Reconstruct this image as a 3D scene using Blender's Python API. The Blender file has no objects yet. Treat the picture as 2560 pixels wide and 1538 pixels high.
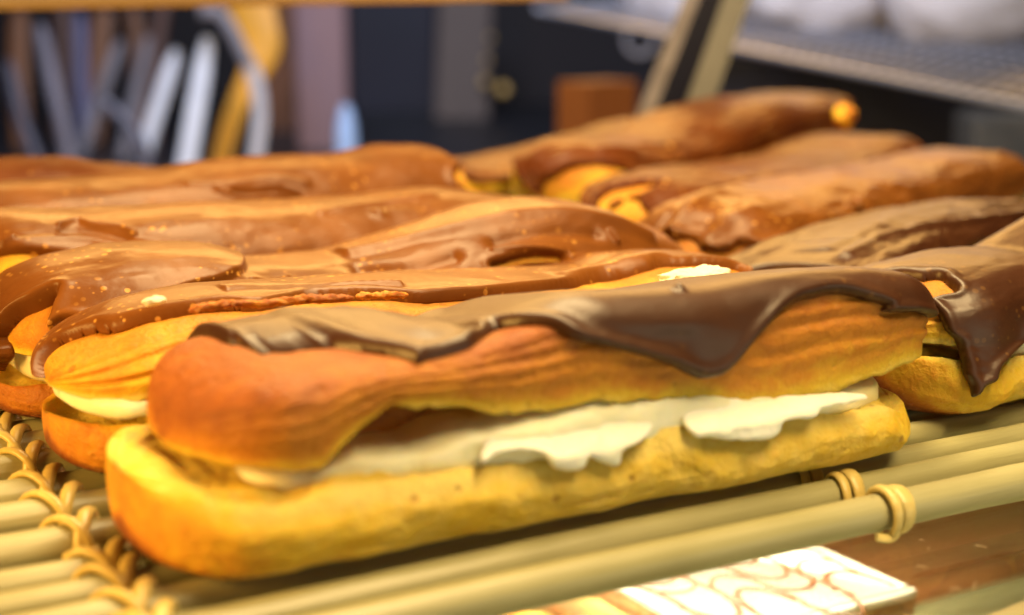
import bpy, math, random
import numpy as np
from mathutils import Vector, Matrix

# ------------------------------------------------------------------ camera, world, light
CM = 0.01
F_PX, PITCH, YAW, CAM_H = 3900.0, math.radians(11.2), math.radians(59.5), 7.3   # photo px, cm
scene = bpy.context.scene
scene.render.engine = 'CYCLES'
scene.view_settings.view_transform = 'Standard'
scene.view_settings.look = 'None'
scene.view_settings.exposure = 0.0
scene.view_settings.gamma = 1.0
scene.cycles.max_bounces = 8
scene.cycles.transparent_max_bounces = 12
scene.cycles.sample_clamp_indirect = 4.0
col = scene.collection

cam = bpy.data.cameras.new('camera'); cam_o = bpy.data.objects.new('camera', cam); col.objects.link(cam_o)
cam.sensor_width = 36.0; cam.lens = F_PX / 2560 * 36.0
cam.clip_start = 0.01; cam.clip_end = 50
cam_o.location = (0, 0, CAM_H * CM)
_fh = Vector((math.cos(YAW), math.sin(YAW), 0)); _R = Vector((math.sin(YAW), -math.cos(YAW), 0))
_fw = _fh * math.cos(PITCH) - Vector((0, 0, 1)) * math.sin(PITCH)
_up = _fh * math.sin(PITCH) + Vector((0, 0, 1)) * math.cos(PITCH)
cam_o.matrix_world = Matrix(((_R.x, _up.x, -_fw.x, 0), (_R.y, _up.y, -_fw.y, 0), (_R.z, _up.z, -_fw.z, CAM_H * CM), (0, 0, 0, 1)))
cam.dof.use_dof = True; cam.dof.focus_distance = 0.262; cam.dof.aperture_fstop = 54.8 / 4.8
scene.camera = cam_o

world = bpy.data.worlds.new('World'); scene.world = world; world.use_nodes = True
world.node_tree.nodes['Background'].inputs[0].default_value = (0.55, 0.62, 0.85, 1)
world.node_tree.nodes['Background'].inputs[1].default_value = 0.02

def area(name, loc, target, sx, sy, power, colour):
    l = bpy.data.lights.new(name, 'AREA'); l.shape = 'RECTANGLE'; l.size = sx * CM; l.size_y = sy * CM
    l.energy = power; l.color = colour
    o = bpy.data.objects.new(name, l); col.objects.link(o)
    o.location = Vector(loc) * CM
    o.rotation_euler = (Vector(target) - Vector(loc)).to_track_quat('-Z', 'Y').to_euler()
    return o
area('key_lamp', (19, 20, 31), (17, 20, 0), 58, 9, 4.6, (1.0, 0.72, 0.34))
_b = area('sheen_fill', (66, 116, 44), (17, 20, 2), 110, 20, 1.6, (1.0, 0.55, 0.15)); _b.data.spread = math.radians(80)  # added out of view to lay sheen on the glaze tops
area('left_lamp', (-15, 22, 9), (6, 23, 0.5), 12, 8, 1.1, (1.0, 0.54, 0.12))
area('front_fill', (26, -46, 16), (16, 18, 1), 60, 34, 0.10, (1.0, 0.95, 0.88))  # added fill from the camera side, not a seen window
area('low_front_fill', (18, 2, 0.2), (13, 18, 0.8), 24, 5, 0.062, (1.0, 0.94, 0.62))  # added fill in place of light bounced up from mat and glass
area('under_shelf_lamp', (18, 26, -1.7), (18, 27, -8), 12, 8, 1.1, (1.0, 0.84, 0.62))
_k = area('background_fill', (14, 44, 62), (62, 110, 0), 40, 30, 3.5, (0.70, 0.78, 1.0)); _k.data.spread = math.radians(110)  # added cool fill for the camera-facing sides of the background


def at(u, v, depth):          # photo pixel and depth along the view axis (cm) -> point in cm
    d = _fw + _R * ((u - 1280) / F_PX) + _up * ((769 - v) / F_PX)
    return Vector((0, 0, CAM_H)) + d * depth

# ------------------------------------------------------------------ materials
def new_mat(name):
    m = bpy.data.materials.new(name); m.use_nodes = True
    nt = m.node_tree; b = nt.nodes['Principled BSDF']
    return m, nt, b
def N(nt, t, **kw):
    n = nt.nodes.new(t)
    for k, v in kw.items():
        if k.startswith('i_'): n.inputs[k[2:].replace('_', ' ')].default_value = v
        else: setattr(n, k, v)
    return n
def ramp(nt, fac, stops, interp='LINEAR'):
    r = nt.nodes.new('ShaderNodeValToRGB'); r.color_ramp.interpolation = interp
    e = r.color_ramp.elements
    while len(e) < len(stops): e.new(0.5)
    for el, (p, c) in zip(e, stops):
        el.position = p; el.color = (*c, 1) if len(c) == 3 else c
    nt.links.new(fac, r.inputs[0]); return r
def noise(nt, scale, detail=4, rough=0.55, vec=None, dist=0.0):
    n = N(nt, 'ShaderNodeTexNoise'); n.inputs['Scale'].default_value = scale
    n.inputs['Detail'].default_value = detail; n.inputs['Roughness'].default_value = rough
    n.inputs['Distortion'].default_value = dist
    if vec is not None: nt.links.new(vec, n.inputs['Vector'])
    return n
def coords(nt, scale=(1, 1, 1)):
    t = N(nt, 'ShaderNodeTexCoord'); mp = N(nt, 'ShaderNodeMapping'); mp.inputs['Scale'].default_value = scale
    nt.links.new(t.outputs['Object'], mp.inputs['Vector']); return mp.outputs['Vector']
def mathn(nt, op, a, b=None, clamp=False):
    n = N(nt, 'ShaderNodeMath', operation=op, use_clamp=clamp)
    for i, x in enumerate((a, b)):
        if x is None: continue
        if isinstance(x, (int, float)): n.inputs[i].default_value = x
        else: nt.links.new(x, n.inputs[i])
    return n.outputs[0]
def mixc(nt, fac, a, b):
    n = N(nt, 'ShaderNodeMix', data_type='RGBA')
    for i, x in ((0, fac), (6, a), (7, b)):
        if isinstance(x, (int, float)): n.inputs[i].default_value = x
        elif isinstance(x, tuple): n.inputs[i].default_value = (*x, 1)
        else: nt.links.new(x, n.inputs[i])
    return n.outputs[2]
def bump(nt, b, h, strength, dist):
    n = N(nt, 'ShaderNodeBump'); n.inputs['Strength'].default_value = strength; n.inputs['Distance'].default_value = dist
    nt.links.new(h, n.inputs['Height']); nt.links.new(n.outputs[0], b.inputs['Normal'])

def plain(name, c, rough=0.5, metal=0.0, var=0.15, scale=40, bmp=0.0, stretch=(1, 1, 1)):
    m, nt, b = new_mat(name)
    v = coords(nt, stretch); n = noise(nt, scale, 5, 0.6, v)
    lo = tuple(x * (1 - var) for x in c); hi = tuple(min(1, x * (1 + var)) for x in c)
    r = ramp(nt, n.outputs['Fac'], [(0.3, lo), (0.7, hi)])
    nt.links.new(r.outputs[0], b.inputs['Base Color'])
    b.inputs['Roughness'].default_value = rough; b.inputs['Metallic'].default_value = metal
    if bmp: bump(nt, b, n.outputs['Fac'], 0.5, bmp)
    if name == 'black_band': b.inputs['Specular IOR Level'].default_value = 0.1
    return m

def make_choc(name, c_lo, c_hi, rough=0.34, speck=1.0, spec=0.5, coat=0.0):
    m, nt, b = new_mat(name)
    v = coords(nt)
    n1 = noise(nt, 60, 4, 0.5, v); n2 = noise(nt, 900, 3, 0.6, v)
    base = ramp(nt, n1.outputs['Fac'], [(0.3, c_lo), (0.72, c_hi)])
    # tiny burst air bubbles, their reflected light put in as paler colour
    h = []
    col_sock = base.outputs[0]
    for sc, r0, dens in ((120, 0.09, 0.86), (330, 0.15, 0.66), (680, 0.22, 0.56)):
        vo = N(nt, 'ShaderNodeTexVoronoi', feature='F1'); vo.inputs['Scale'].default_value = sc
        nt.links.new(v, vo.inputs['Vector'])
        sep = N(nt, 'ShaderNodeSeparateColor'); nt.links.new(vo.outputs['Color'], sep.inputs[0])
        keep = mathn(nt, 'GREATER_THAN', sep.outputs[0], dens)
        rad = mathn(nt, 'ADD', mathn(nt, 'MULTIPLY', sep.outputs[1], r0 * 1.5), r0 * 0.5)
        dot = mathn(nt, 'SUBTRACT', rad, vo.outputs['Distance'])
        dot = mathn(nt, 'MULTIPLY', dot, 9.0, clamp=True)
        cl = noise(nt, 45, 2, 0.5, v); clm = mathn(nt, 'MULTIPLY', mathn(nt, 'SUBTRACT', cl.outputs['Fac'], 0.43), 7.0, clamp=True)
        dot = mathn(nt, 'MULTIPLY', mathn(nt, 'MULTIPLY', dot, keep), mathn(nt, 'MULTIPLY', clm, speck))
        col_sock = mixc(nt, mathn(nt, 'MULTIPLY', dot, 0.8), col_sock, (0.66, 0.33, 0.07))
        h.append(dot)
    nt.links.new(col_sock, b.inputs['Base Color'])
    rr = mathn(nt, 'ADD', mathn(nt, 'MULTIPLY', n1.outputs['Fac'], 0.16), rough - 0.08)
    nt.links.new(rr, b.inputs['Roughness'])
    n3 = noise(nt, 170, 3, 0.5, v)
    hh = mathn(nt, 'ADD', mathn(nt, 'MULTIPLY', n3.outputs['Fac'], 0.5), mathn(nt, 'MULTIPLY', n2.outputs['Fac'], 0.12))
    hh = mathn(nt, 'ADD', hh, mathn(nt, 'MULTIPLY', mathn(nt, 'ADD', h[0], mathn(nt, 'MULTIPLY', h[1], 0.5)), 0.6))
    bump(nt, b, hh, 0.25, 0.0012)
    b.inputs['Specular IOR Level'].default_value = spec
    b.inputs['Coat Weight'].default_value = coat; b.inputs['Coat Roughness'].default_value = 0.18
    return m

def make_bun(name):
    m, nt, b = new_mat(name)
    v = coords(nt)
    a = N(nt, 'ShaderNodeAttribute', attribute_name='bake')
    n1 = noise(nt, 75, 5, 0.6, v); n2 = noise(nt, 420, 4, 0.65, v); n3 = noise(nt, 1300, 3, 0.6, v)
    f = mathn(nt, 'ADD', a.outputs['Fac'], mathn(nt, 'MULTIPLY', mathn(nt, 'SUBTRACT', n1.outputs['Fac'], 0.5), 0.55))
    f = mathn(nt, 'ADD', f, mathn(nt, 'MULTIPLY', mathn(nt, 'SUBTRACT', n2.outputs['Fac'], 0.5), 0.30))
    r = ramp(nt, f, [(0.0, (0.76, 0.58, 0.15)), (0.25, (0.68, 0.45, 0.030)), (0.5, (0.54, 0.22, 0.016)), (0.8, (0.30, 0.085, 0.010)), (1.0, (0.17, 0.046, 0.008))])
    # dark toasted freckles
    vo = N(nt, 'ShaderNodeTexVoronoi', feature='F1'); vo.inputs['Scale'].default_value = 330; nt.links.new(v, vo.inputs['Vector'])
    sep = N(nt, 'ShaderNodeSeparateColor'); nt.links.new(vo.outputs['Color'], sep.inputs[0])
    sp = mathn(nt, 'MULTIPLY', mathn(nt, 'SUBTRACT', mathn(nt, 'MULTIPLY', sep.outputs[1], 0.3), vo.outputs['Distance']), 7.0, clamp=True)
    sp = mathn(nt, 'MULTIPLY', sp, mathn(nt, 'GREATER_THAN', sep.outputs[0], 0.72))
    c = mixc(nt, mathn(nt, 'MULTIPLY', sp, 0.55), r.outputs[0], (0.26, 0.085, 0.015))
    nt.links.new(c, b.inputs['Base Color'])
    b.inputs['Roughness'].default_value = 0.58
    b.inputs['Specular IOR Level'].default_value = 0.35
    b.inputs['Subsurface Weight'].default_value = 0.25
    b.inputs['Subsurface Radius'].default_value = (1.0, 0.45, 0.1)
    b.inputs['Subsurface Scale'].default_value = 0.003
    h = mathn(nt, 'ADD', mathn(nt, 'MULTIPLY', n2.outputs['Fac'], 0.7), mathn(nt, 'MULTIPLY', n3.outputs['Fac'], 0.35))
    h = mathn(nt, 'SUBTRACT', h, mathn(nt, 'MULTIPLY', sp, 0.4))
    bump(nt, b, h, 0.6, 0.0014)
    return m

def make_cream(name):
    m, nt, b = new_mat(name)
    v = coords(nt)
    a = N(nt, 'ShaderNodeAttribute', attribute_name='bake')
    n1 = noise(nt, 160, 4, 0.6, v)
    f = mathn(nt, 'ADD', a.outputs['Fac'], mathn(nt, 'MULTIPLY', mathn(nt, 'SUBTRACT', n1.outputs['Fac'], 0.5), 0.5))
    r = ramp(nt, f, [(0.0, (0.86, 0.88, 0.80)), (0.35, (0.84, 0.82, 0.58)), (0.7, (0.80, 0.62, 0.20)), (1.0, (0.66, 0.36, 0.05))])
    nt.links.new(r.outputs[0], b.inputs['Base Color'])
    b.inputs['Roughness'].default_value = 0.42
    b.inputs['Subsurface Weight'].default_value = 0.3
    b.inputs['Subsurface Radius'].default_value = (1.0, 0.7, 0.3)
    b.inputs['Subsurface Scale'].default_value = 0.003
    n2 = noise(nt, 500, 4, 0.6, v)
    bump(nt, b, n2.outputs['Fac'], 0.3, 0.0008)
    return m

def make_bamboo(name, c0, c1, c2, rough=0.36):
    m, nt, b = new_mat(name)
    v = coords(nt, (0.06, 1, 1)); n1 = noise(nt, 420, 5, 0.6, v)
    v2 = coords(nt, (0.5, 1, 1)); n2 = noise(nt, 60, 3, 0.5, v2)
    f = mathn(nt, 'ADD', mathn(nt, 'MULTIPLY', n1.outputs['Fac'], 0.45), mathn(nt, 'MULTIPLY', n2.outputs['Fac'], 0.55))
    r = ramp(nt, f, [(0.32, c0), (0.5, c1), (0.68, c2)])
    vo = N(nt, 'ShaderNodeTexVoronoi', feature='F1'); vo.inputs['Scale'].default_value = 120
    nt.links.new(coords(nt, (0.55, 1, 1)), vo.inputs['Vector'])
    sep = N(nt, 'ShaderNodeSeparateColor'); nt.links.new(vo.outputs['Color'], sep.inputs[0])
    n4 = noise(nt, 900, 3, 0.6, coords(nt))
    dd = mathn(nt, 'ADD', vo.outputs['Distance'], mathn(nt, 'MULTIPLY', mathn(nt, 'SUBTRACT', n4.outputs['Fac'], 0.5), 0.25))
    sp = mathn(nt, 'MULTIPLY', mathn(nt, 'SUBTRACT', mathn(nt, 'MULTIPLY', sep.outputs[1], 0.16), dd), 14.0, clamp=True)
    sp = mathn(nt, 'MULTIPLY', sp, mathn(nt, 'GREATER_THAN', sep.outputs[0], 0.80))
    c = mixc(nt, mathn(nt, 'MULTIPLY', sp, 0.9), r.outputs[0], (0.06, 0.045, 0.02))
    nt.links.new(c, b.inputs['Base Color'])
    b.inputs['Roughness'].default_value = rough
    bump(nt, b, n1.outputs['Fac'], 0.35, 0.0006)
    return m

MAT = {}
MAT['choc'] = make_choc('milk_chocolate_glaze', (0.125, 0.040, 0.007), (0.195, 0.066, 0.011), 0.36, 0.9, 0.15, 0.06)
MAT['choc_rear_dim'] = make_choc('rear_dim_chocolate_glaze', (0.090, 0.022, 0.005), (0.140, 0.040, 0.007), 0.42, 1.0, 0.10, 0.05)  # same glaze darkened, putting the weaker light at the rear into its colour
MAT['choc_shaded'] = make_choc('shaded_chocolate_glaze', (0.040, 0.0118, 0.0030), (0.060, 0.0185, 0.0042), 0.41, 0.12, 0.55)  # glaze colour darkened to carry the shade on the front eclairs
MAT['bun'] = make_bun('choux_pastry')
MAT['cream'] = make_cream('pastry_cream')
MAT['bamboo'] = make_bamboo('pale_bamboo', (0.265, 0.245, 0.112), (0.335, 0.315, 0.160), (0.40, 0.375, 0.215))
MAT['reed'] = make_bamboo('brown_reed', (0.17, 0.055, 0.020), (0.30, 0.105, 0.036), (0.40, 0.17, 0.06), 0.42)
MAT['rattan'] = make_bamboo('rattan_strip', (0.46, 0.33, 0.09), (0.56, 0.43, 0.14), (0.62, 0.52, 0.22), 0.33)

# ------------------------------------------------------------------ mesh helpers
def tag(o, label=None, cat=None, group=None, kind=None):
    if label: o['label'] = label
    if cat: o['category'] = cat
    if group: o['group'] = group
    if kind: o['kind'] = kind
    return o
def empty(name, loc=(0, 0, 0), rz=0.0):
    o = bpy.data.objects.new(name, None); col.objects.link(o); o.empty_display_size = 0.01
    o.location = Vector(loc) * CM; o.rotation_euler = (0, 0, rz); return o
def mesh_obj(name, verts, faces, mat, parent=None, smooth=True, attr=None):
    me = bpy.data.meshes.new(name)
    me.from_pydata((np.asarray(verts, float) * CM).tolist(), [], [tuple(f) for f in faces])
    me.update()
    if smooth: me.polygons.foreach_set('use_smooth', [True] * len(me.polygons))
    if attr is not None:
        a = me.attributes.new('bake', 'FLOAT', 'POINT'); a.data.foreach_set('value', np.asarray(attr, np.float32))
    o = bpy.data.objects.new(name, me); col.objects.link(o)
    if mat is not None: me.materials.append(mat)
    if parent is not None: o.parent = parent
    return o
def grid_faces(nu, nv, wrap_v=False, off=0):
    i = np.arange(nu - 1)[:, None]; j = np.arange(nv if wrap_v else nv - 1)[None, :]
    j2 = (j + 1) % nv
    a = i * nv + j; b = i * nv + j2; c = (i + 1) * nv + j2; d = (i + 1) * nv + j
    return (np.stack([a, d, c, b], -1).reshape(-1, 4) + off)

def _hash(ix, iy, iz):
    n = (ix * 374761393 + iy * 668265263 + iz * 2147483647 + 12345) & 0xffffffff
    n = ((n ^ (n >> 13)) * 1274126177) & 0xffffffff
    n = (n ^ (n >> 16)) & 0xffff
    return n / 32767.5 - 1.0
def vnoise(x, y, z=0.0):
    x, y, z = np.broadcast_arrays(np.asarray(x, float), np.asarray(y, float), np.asarray(z, float))
    xi, yi, zi = np.floor(x).astype(np.int64), np.floor(y).astype(np.int64), np.floor(z).astype(np.int64)
    xf, yf, zf = x - xi, y - yi, z - zi
    s = lambda t: t * t * t * (t * (t * 6 - 15) + 10)
    u, v, w = s(xf), s(yf), s(zf)
    L = lambda a, b, t: a + (b - a) * t
    h = lambda a, b, c: _hash(xi + a, yi + b, zi + c)
    return L(L(L(h(0,0,0), h(1,0,0), u), L(h(0,1,0), h(1,1,0), u), v), L(L(h(0,0,1), h(1,0,1), u), L(h(0,1,1), h(1,1,1), u), v), w)
def fbm(x, y, z=0.0, o=4, g=0.5):
    r = 0.0; a = 1.0; f = 1.0; n = 0.0
    for k in range(o):
        r = r + a * vnoise(x * f + 17.3 * k, y * f - 9.1 * k, np.asarray(z) * f + 3.7 * k); n += a; a *= g; f *= 2.03
    return r / n
def interp(tab, x):
    t = np.asarray(tab, float)
    if t.ndim == 0: return np.full(np.shape(x), float(t))
    xs, ys = t[:, 0], t[:, 1]
    # monotone-ish smooth: linear then small gaussian
    return np.interp(x, xs, ys)
class Shape:
    """One eclair's smooth base shape (cm). s along, q across (negative = near side), z up."""
    def __init__(self, d):
        self.d = d
        self.L, self.W, self.Rc = d['L'], d['W'], d.get('Rc', 1.7)
        self.Rc2 = d.get('Rc2', self.Rc)
        self.a, self.b = d.get('pa', 0.75), d.get('pb', 0.75)
        # plan outline by arc length
        n = 400
        ph = np.linspace(0, math.pi / 2, n)
        s1 = self.Rc * (1 - np.cos(ph)); w1 = np.sin(ph) ** 0.9
        s2 = self.L - self.Rc2 * (1 - np.cos(ph[::-1])); w2 = np.sin(ph[::-1]) ** 0.9
        s = np.concatenate([s1, s2]); w = np.concatenate([w1, w2])
        sig = np.concatenate([[0], np.cumsum(np.hypot(np.diff(s), np.diff(w * self.W)))])
        self.SL = sig[-1]; self._sig, self._s, self._w = sig, s, w
    def plan(self, sig):
        return np.interp(sig, self._sig, self._s), np.interp(sig, self._sig, self._w)
    def base(self, s): return self.d.get('z0', 0.0) + self.d.get('slope', 0.0) * s
    def u(self, s): return interp(self.d.get('u', 1.5), s) + self.base(s)
    def t(self, s, cap):
        u = self.u(s); t0 = interp(self.d['t'], s)
        t0 = np.convolve(np.pad(t0, 6, 'edge'), np.ones(13) / 13, 'valid') if np.ndim(t0) == 1 and len(t0) > 40 else t0
        return u + (t0 - u) * np.clip(cap, 0, 1) ** self.d.get('pc', 0.8)
    def bend(self, s): return interp(self.d.get('bend', 0.0), s)
    def outer(self, sig, th):
        """local (s,q,z) of upper shell outside; th<0 hangs straight down in front."""
        sh = np.shape(sig)
        s, cap = self.plan(sig)
        if np.ndim(sig) == 2: tt = self.t(s[:, 0], cap[:, 0])[:, None] * np.ones(sh)
        else: tt = self.t(s, cap)
        uu = self.u(s)
        w = self.W * cap * (1 + 0.0 * s)
        thc = np.clip(th, 0, math.pi)
        g = self.d.get('g', 1.0)
        if g != 1.0:
            hp = math.pi / 2
            k = np.minimum(thc, math.pi - thc) / hp
            thc = np.where(thc > hp, math.pi - hp * k ** g, hp * k ** g)
        c = np.cos(thc); q = -w * np.sign(c) * np.abs(c) ** self.a + self.bend(s)
        hf = np.abs(np.sin(thc)) ** self.b
        z = uu + (tt - uu) * hf - interp(self.d.get('tilt', 0.0), s) * np.maximum(q + w * 0.9, 0) * hf
        lo = np.minimum(th, 0); hi = np.maximum(th - math.pi, 0)
        z = z + (lo - hi) * 1.0
        q = q + lo * 0.30 * np.minimum(cap * 2, 1)
        return s, q, z
    def world(self, s, q, z):
        A = self.d['ang']; x0, y0 = self.d['o']
        return np.stack([x0 + s * math.cos(A) - q * math.sin(A), y0 + s * math.sin(A) + q * math.cos(A), z], -1)
def poly_sd(px, py, poly):
    """signed distance (positive inside) of points to a closed polygon."""
    P = np.asarray(poly, float); Q = np.roll(P, -1, 0)
    d2 = np.full(px.shape, 1e9); ins = np.zeros(px.shape, bool)
    for (ax, ay), (bx, by) in zip(P, Q):
        ex, ey = bx - ax, by - ay; l = ex * ex + ey * ey + 1e-12
        t = np.clip(((px - ax) * ex + (py - ay) * ey) / l, 0, 1)
        d2 = np.minimum(d2, (px - ax - t * ex) ** 2 + (py - ay - t * ey) ** 2)
        cnd = ((ay > py) != (by > py))
        with np.errstate(divide='ignore', invalid='ignore'):
            xi = (bx - ax) * (py - ay) / (by - ay + 1e-15) + ax
        ins ^= cnd & (px < xi)
    return np.where(ins, 1, -1) * np.sqrt(d2)
def line_d(px, py, pts):
    P = np.asarray(pts, float)
    if len(P) == 1: return np.hypot(px - P[0, 0], py - P[0, 1])
    d2 = np.full(px.shape, 1e9)
    for (ax, ay), (bx, by) in zip(P[:-1], P[1:]):
        ex, ey = bx - ax, by - ay; l = ex * ex + ey * ey + 1e-12
        t = np.clip(((px - ax) * ex + (py - ay) * ey) / l, 0, 1)
        d2 = np.minimum(d2, (px - ax - t * ex) ** 2 + (py - ay - t * ey) ** 2)
    return np.sqrt(d2)
RHO = 1.6     # cm of surface per radian across the eclair, for distances on the glaze

def catmull(pts, n=6, closed=True):
    P = np.asarray(pts, float); out = []
    m = len(P)
    for i in range(m if closed else m - 1):
        p0, p1, p2, p3 = (P[(i + k - 1) % m] if closed else P[min(max(i + k - 1, 0), m - 1)] for k in range(4))
        for t in np.linspace(0, 1, n, endpoint=False):
            out.append(0.5 * ((2 * p1) + (-p0 + p2) * t + (2 * p0 - 5 * p1 + 4 * p2 - p3) * t * t + (-p0 + 3 * p1 - 3 * p2 + p3) * t ** 3))
    if not closed: out.append(P[-1])
    return np.array(out)

def upper_shell(S, d, root, seed, res):
    nu = int(S.SL / res); nv = int(4.6 / res)
    sig = np.linspace(0, S.SL, nu)[:, None] * np.ones(nv)[None, :]
    th = np.linspace(-0.02, math.pi + 0.02, nv)[None, :] * np.ones(nu)[:, None]
    th = np.clip(th, 0, math.pi)
    s, q, z = S.outer(sig, th)
    cap = S.plan(sig)[1]; u = S.u(s)
    # inward relief: wrinkles along the piped ridges, dimples, torn edge
    r = 0.05 * np.clip(fbm(s * 1.1 + seed, th * 3.0, seed, 4) + 0.15, 0, 1) + 0.03 * np.abs(fbm(s * 2.5, th * 6 + seed, 3.3, 3))
    rib = d.get('rib')
    if rib:
        amp = interp(rib['amp'], s)
        for th0, wd, dp in rib['lines']:
            t0 = th0 + 0.05 * vnoise(s * 0.8, th0 * 9 + seed)
            r = r + amp * dp * np.exp(-((th - t0) / wd) ** 2)
    cen_q = S.bend(s); cz = u
    sc = 1 - r / np.maximum(np.hypot(q - cen_q, z - cz), 0.25)
    q2 = cen_q + (q - cen_q) * sc; z2 = cz + (z - cz) * sc
    edge = np.exp(-(th / 0.16) ** 2)
    tear = 0.10 * fbm(s * 1.6 + seed, 0.5, 1.7, 4) + 0.025 * vnoise(s * 5, seed)
    z2 = z2 - edge * (0.02 - tear * np.minimum(cap * 2, 1))
    q2 = q2 + edge * (0.10 * np.minimum(cap * 2, 1))
    # underside: a hollow roof
    ni = 16
    k = np.linspace(0, 1, ni + 2)[1:-1][None, :]
    qi = q2[:, -1:] + (q2[:, :1] - q2[:, -1:]) * k
    zi = z2[:, -1:] + (z2[:, :1] - z2[:, -1:]) * k
    T = S.t(s[:, 0], cap[:, 0])[:, None]
    zi = zi + np.sin(math.pi * k) ** 0.6 * (T - u[:, :1]) * 0.5 + 0.05 * fbm(s[:, :1] * 2 + seed, k * 5, 8.8, 3) * cap[:, :1]
    qq = np.concatenate([q2, qi], 1); zz = np.concatenate([z2, zi], 1)
    ss = np.concatenate([s, s[:, :1] * np.ones((1, ni))], 1)
    h = np.clip((z2 - u) / np.maximum(T - u, 0.05), 0, 1)
    bake = d.get('bake', 0.5) + 0.35 * np.clip(h - 0.25, 0, 1) - 0.30 * np.exp(-(h / 0.12) ** 2) + 0.1 * fbm(s * 0.7, th, seed, 2) + d.get('endbake', 0.0) * np.exp(-(s / 2.6) ** 2)
    bk = np.concatenate([bake, np.full((nu, ni), 0.5)], 1)
    v = np.stack([ss, qq, zz], -1).reshape(-1, 3)
    f = grid_faces(nu, nv + ni, True)
    return mesh_obj('upper_shell', v, f[:, ::-1], MAT['bun'], root, attr=bk.ravel())

def lower_shell(S, d, root, seed, res):
    L2 = d.get('lo', {})
    dx0, dx1 = L2.get('x0', -0.1), L2.get('x1', -0.1)
    D = dict(d); D['L'] = d['L'] - dx0 + dx1 if False else d['L'] + dx1 - dx0; D['W'] = L2.get('W', d['W'])
    D['Rc'] = L2.get('Rc', D.get('Rc', 1.7)); D['Rc2'] = L2.get('Rc2', D.get('Rc2', D['Rc']))
    P = Shape(D)
    nu = int(P.SL / res); no = int(4.0 / res); ni = int(2.2 / res)
    sig = np.linspace(0, P.SL, nu)[:, None]
    sl, cap = P.plan(sig); s = sl + dx0
    w = P.W * cap; base = S.base(s)
    lf = interp(L2.get('rim', 1.15), s); lb = interp(L2.get('rimb', 1.15), s)
    lf = lf + 0.07 * fbm(s * 2.0 + seed, 4.4, 0.0, 5); lb = lb + 0.08 * fbm(s * 1.7 + seed, 9.4, 0.0, 4)
    ph = np.linspace(0, math.pi, no)[None, :]
    c = np.cos(ph)
    l = np.where(c > 0, lf, lb)
    zb = base + L2.get('lift', 0.55) * (1 - cap) ** 1.2 * lf
    blend = (np.abs(np.sin(ph))) ** L2.get('pe', 0.62)
    qo = -(w * np.sign(c) * np.abs(c) ** L2.get('pe', 0.62)) * (1 + 0.0 * ph)
    qo = qo * (1 - 0.10 * np.exp(-(blend / 0.22) ** 2))
    zo = (base + l) * (1 - blend) + zb * blend
    bulge = np.sin(ph) ** 2
    r = 0.05 * fbm(s * 0.9 + seed, ph * 2.5, seed + 2, 4) + 0.022 * fbm(s * 3, ph * 7, seed, 4) - 0.05 * np.exp(-(fbm(s * 0.55 + 3, ph * 3.2, seed + 9, 3) / 0.035) ** 2) * np.sin(ph)
    qo = qo * (1 + r * 1.0); 
    zo = zo + 0.03 * fbm(s * 1.5, ph * 3, seed + 7, 3) * (1 - blend) + np.zeros_like(qo)
    for (x, zc, sx, sz, dp) in L2.get('dents', []):
        qo = qo + dp * np.exp(-((s - x) / sx) ** 2 - ((zo - zc) / sz) ** 2) * (c > 0)
    # inside
    k = np.linspace(0, math.pi, ni + 2)[None, 1:-1]
    th = L2.get('lip', 0.36)
    wi = np.maximum(w - th, 0.0)
    qi = wi * np.cos(k); depth = L2.get('depth', 0.28)
    zi = base + (lb * (1 + np.cos(k)) / 2 + lf * (1 - np.cos(k)) / 2) - 0.03 - depth * np.sin(k) ** 0.7 * np.minimum(cap * 1.3, 1) + L2.get('lump', 0.12) * fbm(s * 1.6, k * 3, seed + 5, 4) * cap
    q = np.concatenate([qo, qi], 1); z = np.concatenate([zo, zi], 1)
    ss = s * np.ones_like(q)
    hrel = np.clip((zo - zb) / 1.1, 0, 1)
    bake = L2.get('bake', 0.22) + 0.55 * np.exp(-(hrel / 0.13) ** 2) - 0.22 * np.exp(-((hrel - 1) / 0.12) ** 2) + 0.08 * fbm(s * 0.8, ph * 2, seed, 3) + 0.30 * np.exp(-(s - dx0) / 1.2)
    bk = np.concatenate([bake, np.full((nu, ni), 0.12)], 1)
    v = np.stack([ss, q, z], -1).reshape(-1, 3)
    return mesh_obj('lower_shell', v, grid_faces(nu, no + ni, True), MAT['bun'], root, attr=bk.ravel())

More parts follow.
